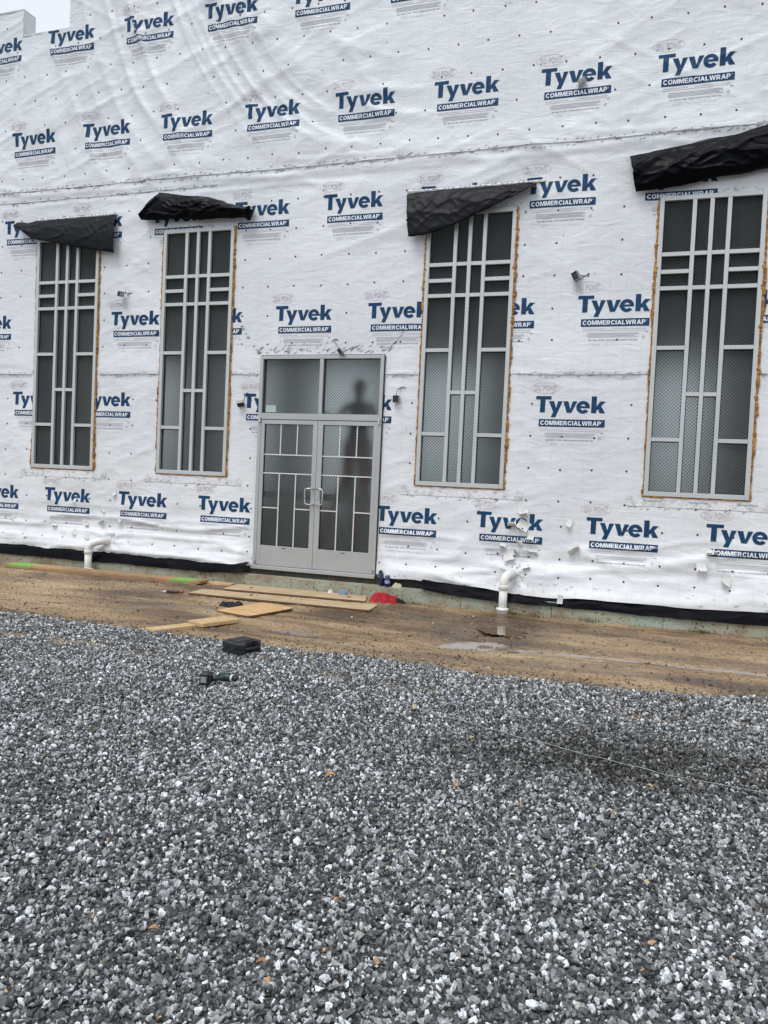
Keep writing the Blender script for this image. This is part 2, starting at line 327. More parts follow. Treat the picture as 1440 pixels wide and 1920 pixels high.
# ------------------------------------------------------------------ relief of the wrap: outward distance of the sheet at (x, z)
SEAMS = (2.76, 5.53, 5.665)
PIPES = [(-5.27, .19), (.99, .18)]
def relief(x, z):
    h = .016*fbm(x*.55, z*.8, 1, 3)
    # long drape folds in the upper left, fanning down from the parapet and turning to the right
    dx, dz = x+.3, z-10.1
    r = np.hypot(dx, dz); th = np.arctan2(dz, -dx)
    wv = r+.40*fbm(x*.45, z*.45, 9, 2)
    win = sst(r, 2.6, 3.4)*(1-sst(r, 6.6, 8.0))*sst(z, 5.6, 6.1)*(1-sst(x, -2.0, .2))
    f1 = ridge(vnoise(wv*2.7, th*1.5, 2), 2.8)*.044*(.2+1.1*vnoise(wv*1.1, th*3, 15))+ridge(vnoise(wv*6.5+z*.8, th*2.2+x*.3, 6), 3.2)*.024*(.2+1.2*vnoise(wv*2, th*4, 16))
    h = h+f1*win
    # short slanted crumples elsewhere above the middle
    u, v = x*.94+z*.34, -x*.34+z*.94
    cr = ridge(vnoise(u*.8+.4*vnoise(x*2, z*2, 5), v*3.0, 3), 3.0)*.013+ridge(vnoise(u*1.7, v*5.5, 4), 3)*.006
    u2, v2 = x*.86-z*.5, x*.5+z*.86
    cr2 = ridge(vnoise(u2*1.0, v2*3.4, 8), 3.2)*.013
    amp = np.clip(.15+.85*sst(vnoise(x*.55, z*.55, 12), .35, .75)+.7*sst(-x, 1.5, 4)*sst(z, 5.5, 6.3), 0, 1.3)
    h = h+(cr+cr2*vnoise(x*.6, z*.6, 13))*amp
    # horizontal folds low down and the flare over the black flashing
    lo = 1-sst(z, .35, .95)
    h = h+lo*(ridge(vnoise(x*.6, z*6+1.2*vnoise(x*.8, z, 7), 14), 2.6)*.050+ridge(vnoise(x*1.3+z, z*13, 17), 3)*.014)
    h = h+.12*(1-sst(z, -.08, .42))
    # slack below the seams
    for s in SEAMS:
        d = s+.02*(vnoise(x*1.3, 0*x, 20)-.5)
        h = h+.007*sst(z, d-.012, d+.012)*(1-sst(z, d+.15, d+.5))+.010*np.exp(-((z-d)/.03)**2)*vnoise(x*5, z*0, 21)
        h = h+ridge(vnoise(x*1.2+z*1.5, z*6, 22), 2)*.012*np.exp(-((z-d)/.22)**2)
    # the sheet is pulled in where pipes leave the wall
    for px, pz in PIPES:
        rr = np.hypot(x-px, z-pz); an = np.arctan2(z-pz, x-px)
        h = h+.022*np.cos(an*9+2*vnoise(rr*3, an, 3))*np.exp(-rr/.30)*sst(rr, .03, .12)-.03*np.exp(-(rr/.12)**2)
    # flat against the frames
    k = 1.0
    for a, b, c, d in OPEN:
        ex = np.maximum(np.maximum(a-x, x-b), 0); ez = np.maximum(np.maximum(c-z, z-d), 0)
        k = k*(.12+.88*sst(np.hypot(ex, ez), .0, .22))
        rr = np.hypot(np.maximum(np.maximum(a-x, x-b), 0), np.maximum(np.maximum(c-z, z-d), 0))
    h = h*k
    # dimples at the nail rows
    return h
def axis(a, b, step, marks):
    m = sorted(set([a, b]+[q for q in marks if a < q < b])); o = []
    for p, q in zip(m, m[1:]):
        n = max(1, int(round((q-p)/step))); o += list(np.linspace(p, q, n+1)[:-1])
    return np.array(o+[b])
XS = axis(-10.5, 7.0, .03, [e for o in OPEN for e in o[:2]]+[NX0, NX1])
ZS = axis(-.03, TOP, .03, [WZ0, WZ1, DZ1, NOTCH])
GX, GZ = np.meshgrid(XS, ZS, indexing='ij')
H = relief(GX, GZ)
def bottom_z(x): return .005-.06*sst(x, -.2, 1.6)+.05*(vnoise(x*1.1, x*0, 31)-.5)+.02*(vnoise(x*5, x*0, 32)-.5)
# nail positions, taken from the regular stud grid
NAILS = []
for z, ph in ((8.29, .10), (7.885, .302), (7.48, .10), (7.08, .302), (6.68, .10), (6.27, .302), (5.87, .10), (5.23, .10), (4.83, .10), (4.42, .10), (4.01, .10), (3.60, .10), (3.2, .10),
              (2.38, .30), (1.97, .30), (1.55, .30), (1.14, .30), (.82, .345), (.415, .345), (.185, .345)):
    for k in range(-30, 17):
        x = ph+.4053*k+random.gauss(0, .008); zz = z+random.gauss(0, .007)
        if x < -8.6 or x > 5 or random.random() < .05: continue
        if any(a-.05 < x < b+.05 and c-.05 < zz < d+.05 for a, b, c, d in HOLES): continue
        NAILS.append((x, zz))
for x, z in NAILS:           # each nail pins the sheet back
    i0, i1 = np.searchsorted(XS, (x-.13, x+.13)); j0, j1 = np.searchsorted(ZS, (z-.13, z+.13))
    rr = np.hypot(GX[i0:i1, j0:j1]-x, GZ[i0:i1, j0:j1]-z)
    H[i0:i1, j0:j1] *= 1-.18*np.exp(-(rr/.055)**2)
def Hs(x, z):
    x = np.asarray(x, float); z = np.asarray(z, float)
    i = np.clip(np.searchsorted(XS, x)-1, 0, len(XS)-2); j = np.clip(np.searchsorted(ZS, z)-1, 0, len(ZS)-2)
    fx = np.clip((x-XS[i])/(XS[i+1]-XS[i]), 0, 1); fz = np.clip((z-ZS[j])/(ZS[j+1]-ZS[j]), 0, 1)
    return (H[i, j]*(1-fx)+H[i+1, j]*fx)*(1-fz)+(H[i, j+1]*(1-fx)+H[i+1, j+1]*fx)*fz

# ------------------------------------------------------------------ ground
def foundation_ground(x): return -.285-.035*sst(x, -.9, .3)
PUD = [(1.05, -2.0, .50, .62, .045), (1.12, -1.30, .26, .32, .035), (.80, -2.35, .25, .25, .03), (-.82, -2.69, .30, .14, .04)]
def mud_h(x, y):
    near = sst(y, -1.6, -.5)
    g = -.335*(1-near)+foundation_ground(x)*near
    g = g+.03*(fbm(x*.7, y*1.1, 41, 3)-.5)*(1-near*.6)+.022*(fbm(x*4, y*5, 42, 3)-.5)+.009*(ridge(vnoise(x*11, y*13, 43), 2)-.3)
    sq = lambda cx, cy, a, b: np.exp(-(((x-cx)/a)**2+((y-cy)/b)**2))
    for cx, cy, a, b, d in PUD: g = g-d*sq(cx, cy, a, b)*(.7+.6*vnoise(x*5, y*5, 44))
    # wheel rut holding a long thin line of water
    rut = np.exp(-((y+2.29+.03*np.sin(x*1.7)+.03*(x-2.4)*0)/.05)**2)*sst(x, 1.25, 1.7)*(1-sst(x, 3.4, 3.9))
    return g-.018*rut
WATER_Z = -.346
def grid_obj(name, xs, ys, zf, m, parent=None, skip=None):
    X, Y = np.meshgrid(xs, ys, indexing='ij'); Z = zf(X, Y)
    nx, ny = X.shape; idx = np.arange(nx*ny).reshape(nx, ny)
    q = np.stack([idx[:-1, :-1], idx[1:, :-1], idx[1:, 1:], idx[:-1, 1:]], -1).reshape(-1, 4)
    if skip is not None:
        cx = (X[:-1, :-1]+X[1:, 1:])/2; cyy = (Y[:-1, :-1]+Y[1:, 1:])/2; q = q[~skip(cx, cyy).reshape(-1)]
    return raw_mesh(name, np.stack([X, Y, Z], -1).reshape(-1, 3), q, m, parent)
def raw_mesh(name, co, q, m, parent=None, smooth=True):
    me = bpy.data.meshes.new(name)
    me.vertices.add(len(co)); me.vertices.foreach_set('co', np.ascontiguousarray(co, np.float32).ravel())
    k = q.shape[1]; me.loops.add(q.size); me.loops.foreach_set('vertex_index', np.ascontiguousarray(q, np.int32).ravel())
    me.polygons.add(len(q)); me.polygons.foreach_set('loop_start', np.arange(0, q.size, k, dtype=np.int32))
    me.update(calc_edges=True); me.materials.append(m)
    if smooth: me.polygons.foreach_set('use_smooth', np.ones(len(q), bool))
    me.validate(); return link(bpy.data.objects.new(name, me), parent)

tag(grid_obj('ground', np.linspace(-400, 400, 41), np.linspace(-400, 400, 41), lambda x, y: x*0-.46, M_FAR), kind='structure')
tag(grid_obj('mud_ground', np.arange(-13, 9.6, .035), np.arange(-4.4, -.12, .03), mud_h, M_MUD), kind='structure')
def edge_y(x): return -3.52+.34*sst(x, 2.3, 3.9)-.05*sst(x, -2, 1.5)+.05*(vnoise(x*2.3, x*0, 51)-.5)*2+.09*sst(-x, 3.5, 4.5)
def bed_h(x, y): return -.345+.035*(fbm(x*.8, y*.8, 52, 3)-.5)+.012*(vnoise(x*5, y*5, 53)-.5)-.06*sst(y, edge_y(x)-.12, edge_y(x)+.02)
tag(grid_obj('gravel_bed', np.arange(-13, 9.6, .06), np.arange(-14, -3.0, .06), bed_h, M_BED, skip=lambda x, y: y > edge_y(x)+.05), kind='structure')

# puddles: level sheets of water that the uneven mud breaks into their shapes
def water_sheet(name, x0, x1, y0, y1, z, label):
    return tag(mesh_obj(name, [(x0, y0, z), (x1, y0, z), (x1, y1, z), (x0, y1, z)], [(0, 1, 2, 3)], M_WATER), kind='structure')
def level(cx, cy, x, y): return float(mud_h(np.array([x]), np.array([y]))[0])
def water_patch(name, cx, cy, a, b, z):
    n = 40; n = 90; rr = [.55+.75*float(vnoise(2.6*math.cos(2*PI*k/n)+9, 2.6*math.sin(2*PI*k/n)+cx*3, 77))+.25*(float(vnoise(9*math.cos(2*PI*k/n)+9, 9*math.sin(2*PI*k/n), 78))-.5) for k in range(n)]; vs = [(cx+a*math.cos(2*PI*k/n)*rr[k], cy+b*math.sin(2*PI*k/n)*rr[k], z) for k in range(n)]
    return tag(mesh_obj(name, vs, [tuple(range(n))], M_WATER), kind='structure')
PZ = {1.12: level(0, 0, 1.12, -1.30)+.016, 1.05: level(0, 0, 1.05, -2.0)+.018, -.82: level(0, 0, -.82, -2.69)+.016}
for (cx, cy, a, b, d) in PUD:
    if cx == .80: continue
    water_patch('puddle', cx, cy, a*1.25, b*1.25, PZ[cx])
xs = np.linspace(1.35, 3.75, 60); zr = np.array([level(0, 0, x, -2.29-.03*math.sin(x*1.7)) for x in xs])
zr = np.convolve(np.pad(zr, 6, 'edge'), np.ones(13)/13, 'valid')+.0095
vs = []; fs = []
for i, (x, z) in enumerate(zip(xs, zr)):
    c = -2.29-.03*math.sin(x*1.7); vs += [(x, c-.07, z), (x, c+.07, z)]
    if i: fs.append((2*i-2, 2*i, 2*i+1, 2*i-1))
tag(mesh_obj('puddle', vs, fs, M_WATER), kind='structure')

# ------------------------------------------------------------------ crushed stone: tens of thousands of real stones on points
SRC = bpy.data.collections.new('stone_shapes')
def hull_mesh(name, seed, m, n=13, flat=(1, .8, .6)):
    r = random.Random(seed); bm = bmesh.new()
    for k in range(n):
        v = Vector((r.gauss(0, 1), r.gauss(0, 1), r.gauss(0, 1))).normalized()*r.uniform(.8, 1.1)
        bm.verts.new((v.x*flat[0], v.y*flat[1], v.z*flat[2]))
    h = bmesh.ops.convex_hull(bm, input=bm.verts)
    bmesh.ops.delete(bm, geom=[g for g in h['geom_interior'] if isinstance(g, bmesh.types.BMVert)], context='VERTS')
    bmesh.ops.dissolve_limit(bm, angle_limit=.25, verts=bm.verts, edges=bm.edges)
    me = bpy.data.meshes.new(name); bm.to_mesh(me); bm.free(); me.materials.append(m); return me
for k in range(16):
    o = bpy.data.objects.new('stone_shape', hull_mesh('stone_shape', 100+k, M_STONE, random.Random(k).choice((10, 12, 14, 16)), (1, random.Random(k+50).uniform(.6, .95), random.Random(k+90).uniform(.4, .75))))
    SRC.objects.link(o)
def instancer(name, pts, rot, scl, idx, tone, label=None, kind='stuff'):
    me = bpy.data.meshes.new(name); me.vertices.add(len(pts)); me.vertices.foreach_set('co', pts.astype(np.float32).ravel())
    for nm, ty, dat in (('rot', 'FLOAT_VECTOR', rot), ('scl', 'FLOAT_VECTOR', scl)):
        a = me.attributes.new(nm, ty, 'POINT'); a.data.foreach_set('vector', dat.astype(np.float32).ravel())
    a = me.attributes.new('idx', 'INT', 'POINT'); a.data.foreach_set('value', idx.astype(np.int32))
    a = me.attributes.new('tone', 'FLOAT_COLOR', 'POINT'); a.data.foreach_set('color', np.concatenate([tone, np.ones((len(tone), 1))], 1).astype(np.float32).ravel())
    me.materials.append(M_STONE)
    o = link(bpy.data.objects.new(name, me))
    ng = bpy.data.node_groups.new(name, 'GeometryNodeTree')
    ng.interface.new_socket('Geometry', in_out='INPUT', socket_type='NodeSocketGeometry'); ng.interface.new_socket('Geometry', in_out='OUTPUT', socket_type='NodeSocketGeometry')
    n = ng.nodes; l = ng.links
    gi = n.new('NodeGroupInput'); go = n.new('NodeGroupOutput'); mp = n.new('GeometryNodeMeshToPoints')
    ci = n.new('GeometryNodeCollectionInfo'); ci.inputs['Collection'].default_value = SRC; ci.inputs['Separate Children'].default_value = True; ci.inputs['Reset Children'].default_value = True
    ip = n.new('GeometryNodeInstanceOnPoints'); ip.inputs['Pick Instance'].default_value = True
    def attr(nm, ty):
        q = n.new('GeometryNodeInputNamedAttribute'); q.data_type = ty; q.inputs['Name'].default_value = nm; return q.outputs['Attribute']
    l.new(gi.outputs[0], mp.inputs[0]); l.new(mp.outputs[0], ip.inputs['Points']); l.new(ci.outputs[0], ip.inputs['Instance'])
    l.new(attr('idx', 'INT'), ip.inputs['Instance Index'])
    er = n.new('FunctionNodeEulerToRotation'); l.new(attr('rot', 'FLOAT_VECTOR'), er.inputs[0]); l.new(er.outputs[0], ip.inputs['Rotation'])
    l.new(attr('scl', 'FLOAT_VECTOR'), ip.inputs['Scale']); l.new(ip.outputs[0], go.inputs[0])
    md = o.modifiers.new('scatter', 'NODES'); md.node_group = ng
    return tag(o, kind=kind)
def tones(n, P):
    t = RNG.rand(n); v = np.where(t < .40, RNG.uniform(.030, .095, n), np.where(t < .78, RNG.uniform(.11, .30, n), RNG.uniform(.32, .68, n)))
    v = v*1.08; c = np.stack([v*.95, v*1.0, v*1.035], 1)
    o = RNG.rand(n); w1 = o < .0028; c[w1] = np.array([.42, .27, .14])*RNG.uniform(.5, 1.1, (w1.sum(), 1))
    w2 = (o > .03) & (o < .09); c[w2] = c[w2]*np.array([1.07, 1.0, .9])
    # a dirty, damp patch in the stone on the right
    x, y = P[:, 0], P[:, 1]
    st = np.exp(-(((x-2.95)/.85)**2+((y+5.25)/.50)**2))+.6*np.exp(-(((x-2.1)/.7)**2+((y+5.65)/.30)**2))
    st = np.clip(st*2.0*fbm(x*3.5, y*5, 61, 4)*1.5*RNG.uniform(.3, 1.2, n), 0, 1)
    k = (1-.80*st)[:, None]; c = c*k*np.where(st[:, None] > .3, np.array([1.03, 1.0, .95]), 1)
    big = .82+.36*fbm(x*1.2, y*1.2, 62, 3); return c*big[:, None]
def scatter():
    n = 480000
    y = RNG.uniform(-9.4, -3.1, n); x = RNG.uniform(-7.5, 6.2, n)
    # trapezoid the photograph can see, with a margin of well over a metre
    keep = (x > -1.6+(y+9.4)*-1.0) & (x < 4.6+(y+9.4)*.28) & (y < edge_y(x)+.02*RNG.randn(n))
    keep &= (RNG.rand(n) < .92)
    x, y = x[keep], y[keep]; m = len(x)
    s = np.clip(np.exp(RNG.normal(math.log(.0108), .36, m)), .006, .024)
    # a rough surface: some stones ride on others
    zb_ = bed_h(x, np.minimum(y, edge_y(x)-.13)); near_ = y > edge_y(x)-.75; zb_ = np.where(near_, np.maximum(zb_, mud_h(x, y)-.001), zb_); z = zb_+RNG.uniform(-.002, .024, m)*np.where(y > edge_y(x)-.08, .5, 1)
    P = np.stack([x, y, z], 1)
    rot = RNG.uniform(-PI, PI, (m, 3)); rot[:, 0] *= .45; rot[:, 1] *= .45
    scl = s[:, None]*RNG.uniform(.8, 1.25, (m, 3))
    instancer('gravel', P, rot, scl, RNG.randint(0, 16, m), tones(m, P))
    # loose stones and clods strayed on to the mud
    n = 5200; x = RNG.uniform(-8, 5.5, n); d = RNG.exponential(.16, n); y = edge_y(x)+d
    n2 = 6500; x = np.concatenate([x, RNG.uniform(-9, 6, n2)]); y = np.concatenate([y, RNG.uniform(-3.4, -.3, n2)])
    kp = (y < -.28) & (RNG.rand(len(x)) < .35+.65*fbm(x*2, y*3, 71, 2)); x, y = x[kp], y[kp]; m = len(x)
    s = np.clip(np.exp(RNG.normal(math.log(.0085), .42, m)), .003, .022)
    P = np.stack([x, y, mud_h(x, y)+s*.15], 1); rot = RNG.uniform(-PI, PI, (m, 3)); rot[:, :2] *= .3
    base = np.where(RNG.rand(m, 1) < .62, np.array([[.085, .062, .042]]), np.where(RNG.rand(m, 1) < .5, np.array([[.09, .09, .09]]), np.array([[.34, .29, .22]])))
    instancer('loose_stones', P, rot, s[:, None]*RNG.uniform(.7, 1.3, (m, 3)), RNG.randint(0, 16, m), base*RNG.uniform(.6, 1.3, (m, 1)))
scatter()

# ================================================================== the building
B = empty('building', (0, 0, 0)); tag(B, 'long building wrapped in white printed sheeting with stepped parapet and tall grid windows', 'building')
# --- the wrap sheet
Zr = GZ.copy(); low = Zr < .2
bz = bottom_z(GX); Zr[low] = (bz+(GZ-ZS[0])/(.2-ZS[0])*(.2-bz))[low]
co = np.stack([GX, -H, Zr], -1).reshape(-1, 3)
nx, nz = GX.shape; idx = np.arange(nx*nz).reshape(nx, nz)
q = np.stack([idx[:-1, :-1], idx[1:, :-1], idx[1:, 1:], idx[:-1, 1:]], -1).reshape(-1, 4)
cx = ((GX[:-1, :-1]+GX[1:, 1:])/2).reshape(-1); cz = ((GZ[:-1, :-1]+GZ[1:, 1:])/2).reshape(-1)
keep = np.ones(len(q), bool)
for a, b, c, d in HOLES: keep &= ~((cx > a) & (cx < b) & (cz > c) & (cz < d))
WALL = raw_mesh('wall_wrap', co, q[keep], M_WRAP, B)
# --- body of the wall behind it, the parapet returns and their pale edge strips
bm = bmesh.new()
for a, b, t in ((-10.5, NX0, TOP-.006), (NX0, NX1, NOTCH-.006), (NX1, 7, TOP-.006)): add_box(bm, a+.001, b-.001, .012, .22, 5.0, t)
bm_obj('parapet', bm, mat('parapet_white', (.86, .87, .88, 1), .5), B)
bm = bmesh.new()
for a, b, t in ((-10.5, NX0+.012, TOP), (NX0, NX1, NOTCH), (NX1-.012, 7, TOP)): add_box(bm, a, b, -.030, .23, t-.004, t+.022, .003)
add_box(bm, NX0-.002, NX0+.012, -.028, .23, NOTCH+.022, TOP-.006); add_box(bm, NX1-.012, NX1+.002, -.028, .23, NOTCH+.022, TOP-.006)
bm_obj('coping', bm, mat('coping_white', (.62, .64, .65, 1), .4, var=.15, vscale=6), B)

# --- interior shell with far-wall openings added to glow through the panes
bm = bmesh.new()
IX0, IX1, IY = -13.0, 6.9, 8.0
add_box(bm, IX0, IX1, .32, IY, -.2, -.02)
bm_obj('floor', bm, M_INTF, B)
bm = bmesh.new()
add_box(bm, IX0, IX1, .32, IY+.2, 5.9, 6.0); add_box(bm, IX0-.2, IX0, .0, IY+.2, -.2, 6); add_box(bm, IX1, IX1+.2, .0, IY+.2, -.2, 6)
glow_openings = [(-10.4, -9.3), (-7.6, -6.6), (-5.5, -3.75), (-3.0, -1.3), (-.2, .7), (2.35, 3.6), (5.0, 6.0)]
x = IX0
for a, b in glow_openings:
    add_box(bm, x, a, IY, IY+.2, -.2, 5.9); add_box(bm, a, b, IY, IY+.2, -.2, .9); add_box(bm, a, b, IY, IY+.2, 4.1, 5.9); x = b
add_box(bm, x, IX1, IY, IY+.2, -.2, 5.9)
bm_obj('interior_wall', bm, M_INT, B)

# --- printing
def text_tris(s, wdt, hgt, bold=0.0, x0=0., z0=0., track=1.0):
    c = bpy.data.curves.new('t', 'FONT'); c.body = s; c.size = 1; c.offset = bold; c.resolution_u = 2; c.fill_mode = 'FRONT'; c.space_character = track
    o = bpy.data.objects.new('t', c); COL.objects.link(o)
    dg = bpy.context.evaluated_depsgraph_get(); me = o.evaluated_get(dg).to_mesh()
    v = np.array([(p.co.x, p.co.y) for p in me.vertices]); f = [tuple(p.vertices) for p in me.polygons]
    o.evaluated_get(dg).to_mesh_clear(); bpy.data.objects.remove(o); bpy.data.curves.remove(c)
    mn, mxx = v.min(0), v.max(0); v = (v-mn)/(mxx-mn)*np.array([wdt, hgt])+np.array([x0, z0])
    return v, f
def bm_add2d(bm, vs, fs, lvl, mi):
    bv = [bm.verts.new((p[0], -lvl, p[1])) for p in vs]
    for f in fs:
        try: q = bm.faces.new([bv[i] for i in f]); q.material_index = mi
        except ValueError: pass
def arc_strip(cx, cz, oa, ob, ia, ib, a0, a1, n=16):
    A = [math.radians(a0+(a1-a0)*k/n) for k in range(n+1)]
    return [[(cx+oa*math.cos(p), cz+ob*math.sin(p)), (cx+oa*math.cos(q), cz+ob*math.sin(q)), (cx+ia*math.cos(q), cz+ib*math.sin(q)), (cx+ia*math.cos(p), cz+ib*math.sin(p))] for p, q in zip(A, A[1:])]
def glyph(c):
    t = .25
    if c == 'I': return t, [[(0, 0), (t, 0), (t, 1), (0, 1)]]
    if c == 'L': return .66, [[(0, 0), (.66, 0), (.66, .21), (t, .21), (t, 1), (0, 1)]]
    if c == 'E': return .72, [[(0, 0), (t, 0), (t, 1), (0, 1)]]+[[(t, a), (b, a), (b, a+.20), (t, a+.20)] for a, b in ((0, .72), (.41, .67), (.80, .70))]
    if c == 'C': return .86, arc_strip(.46, .5, .46, .52, .21, .30, 38, 322, 20)
    if c == 'O': return .94, arc_strip(.47, .5, .47, .52, .22, .30, 0, 360, 24)
    if c == 'M': return 1.06, [[(0, 0), (.22, 0), (.22, 1), (0, 1)], [(.84, 0), (1.06, 0), (1.06, 1), (.84, 1)], [(.22, 1), (.22, .62), (.44, 0), (.53, 0), (.53, .34), (.34, 1)], [(.53, .34), (.53, 0), (.62, 0), (.84, .62), (.84, 1), (.72, 1)]]
    if c == 'A': return .92, [[(0, 0), (.26, 0), (.335, .22), (.415, .42), (.46, .68), (.46, 1), (.34, 1)], [(.92, 0), (.66, 0), (.585, .22), (.505, .42), (.46, .68), (.46, 1), (.58, 1)], [(.335, .22), (.585, .22), (.505, .42), (.415, .42)]]
    if c == 'W': return 1.28, [[(0, 1), (.25, 1), (.38, .36), (.42, 0), (.24, 0)], [(.42, 0), (.38, .36), (.53, 1), (.64, 1), (.64, .72), (.50, 0)], [(.78, 0), (.64, .72), (.64, 1), (.75, 1), (.90, .36), (.86, 0)], [(.86, 0), (.90, .36), (1.03, 1), (1.28, 1), (1.04, 0)]]
    if c in 'PR':
        g = [[(0, 0), (t, 0), (t, 1), (0, 1)], [(t, .80), (.45, .80), (.45, 1), (t, 1)], [(t, .36), (.45, .36), (.45, .55), (t, .55)]]+arc_strip(.45, .68, .33, .32, .10, .125, -90, 90, 12)
        return (.80, g) if c == 'P' else (.84, g+[[(.36, .36), (.60, .36), (.84, 0), (.56, 0)]])
def banner_text(bm, txt, wdt, hgt, x0, z0, lvl, mi):
    gs = [glyph(c) for c in txt]; tot = sum(g[0] for g in gs)+.10*(len(gs)-1); k = wdt/tot; x = 0
    for w_, polys in gs:
        for i, p in enumerate(polys): bm_add2d(bm, [(x0+(x+a)*k, z0+b*hgt) for a, b in p], [tuple(range(len(p)))], lvl, mi)
        x += w_+.10
def logo_template(crop_top=False):
    bm = bmesh.new(); L = .0038; b = .085+.0
    P = lambda pts, mi=0, l=L: bm_add2d(bm, pts, [tuple(range(len(pts)))], l, mi)
    up_ = lambda pts: [(x, z+b) for x, z in pts]
    P(up_([(-.048, .209), (-.048, .166), (.010, .166), (.072, .166), (.146, .166), (.146, .209)])); P(up_([(.008, .166), (.006, 0), (.070, 0), (.072, .166)]))
    P(up_([(.115, .146), (.179, .146), (.211, .058), (.176, .008)]))
    P(up_([(.211, .058), (.230, .146), (.288, .146), (.205, -.059), (.148, -.059), (.176, .008)]))
    P(up_([(.297, .146), (.360, .146), (.387, .045), (.345, 0)])); P(up_([(.387, .045), (.414, .146), (.470, .146), (.404, 0), (.345, 0)]))
    # e: an open ring and a bar
    n = 26; cx_, cz_ = .545, .072; oa, ob, ia, ib = .084, .080, .034, .038
    A = [math.radians(2+(322-2)*k/n) for k in range(n+1)]
    ring = [(cx_+oa*math.cos(a), cz_+ob*math.sin(a)) for a in A]+[(cx_+ia*math.cos(a), cz_+ib*math.sin(a)) for a in A]
    bm_add2d(bm, up_(ring), [(k, k+1, n+2+k, n+1+k) for k in range(n)], L, 0)
    P(up_([(cx_-.034, .060), (cx_+.083, .060), (cx_+.084, .0735), (cx_+.0335, .0735), (cx_+.030, .086), (cx_-.032, .086)]), l=L-.0005)
    P(up_([(.646, 0), (.646, .209), (.709, .209), (.709, 0)]))
    P(up_([(.709, .085), (.752, .146), (.818, .146), (.764, .088), (.746, .048), (.709, .040)])); P(up_([(.746, .048), (.764, .088), (.818, 0), (.752, 0), (.735, .030)]))
    # banner
    P([(0, -.094), (.820, -.094), (.820, 0), (0, 0)])
    banner_text(bm, 'COMMERCIALWRAP', .755, .056, .020, -.075, L+.0030, 1)
    P([(.782, -.030), (.790, -.030), (.790, -.022), (.782, -.022)], 1, L+.0032)
    P(up_([(.822, .135), (.832, .135), (.832, .142), (.822, .142)]), 3)
    # small print
    for z0, z1, xa, xb, mi in ((-.124, -.113, .02, .31, 4), (-.124, -.113, .38, .78, 4), (-.146, -.136, .02, .78, 4),
                               (-.181, -.172, .09, .70, 2), (-.197, -.188, .08, .70, 2), (-.213, -.204, .08, .66, 2), (-.229, -.220, .09, .70, 2)):
        P([(xa, z0), (xb, z0), (xb, z1), (xa, z1)], mi, L-.0006)
    v, f = text_tris('Call 1-800-44-TYVEK', .20, .017, .02, .10, -.272); bm_add2d(bm, v, f, L, 3)
    v, f = text_tris('WWW.CONSTRUCTION.TYVEK.COM', .37, .0165, .02, .315, -.272); bm_add2d(bm, v, f, L, 3)
    v, f = text_tris('The miracles of science', .34, .019, 0, .29, -.322); bm_add2d(bm, v, f, L, 4)
    P([(.775, -.168), (.81, -.168), (.81, -.160), (.775, -.160)], 3)
    d = [(.762+.018*math.cos(a), -.232+.022*math.sin(a)) for a in (0, PI/2, PI, 3*PI/2)]; e = [(.762+.013*math.cos(a), -.232+.016*math.sin(a)) for a in (0, PI/2, PI, 3*PI/2)]
    bm_add2d(bm, d+e, [(k, (k+1) % 4, 4+(k+1) % 4, 4+k) for k in range(4)], L, 3)
    def oval(cx, cz, a, b_, t, mi, txt, tw, th):
        n = 36; o = [(cx+a*math.cos(2*PI*k/n), cz+b_*math.sin(2*PI*k/n)) for k in range(n)]+[(cx+(a-t)*math.cos(2*PI*k/n), cz+(b_-t)*math.sin(2*PI*k/n)) for k in range(n)]
        bm_add2d(bm, o, [(k, (k+1) % n, n+(k+1) % n, n+k) for k in range(n)], L, mi)
        # outlined condensed capitals: pale letters over their slightly larger shapes
        v, f = text_tris(txt, tw, th, .03, cx-tw/2, cz-th/2, 1.05); bm_add2d(bm, v, f, L, mi)
        v, f = text_tris(txt, tw-.006, th-.007, -.022, cx-tw/2+.003, cz-th/2+.0035, 1.05); bm_add2d(bm, v, f, L+.0024, 6)
    oval(.063, b+.209+.105, .185, .070, .0045, 5, 'DU PONT', .285, .082)
    oval(.20, -.314, .06, .022, .003, 4, 'DU PONT', .08, .016)
    # cut finely so that the print follows the folds of the sheet
    for ax, lo, hi in ((0, -.15, .86), (2, -.36, .50)):
        nrm = Vector((1, 0, 0)) if ax == 0 else Vector((0, 0, 1))
        c = lo
        while c < hi:
            p = Vector((c, 0, 0)) if ax == 0 else Vector((0, 0, c))
            bmesh.ops.bisect_plane(bm, geom=bm.verts[:]+bm.edges[:]+bm.faces[:], plane_co=p, plane_no=nrm, dist=1e-6); c += .03
    return bm
M_WRAPFLAT = mat('wrap_plain', (.70, .72, .755, 1), .45)
PMATS = [M_BLUE, M_WHITE, M_GREYP, M_GREYD, M_PALE, M_PINK, M_WRAPFLAT]
TB = logo_template(); TM = bpy.data.meshes.new('logo_template'); TB.to_mesh(TM); TB.free()
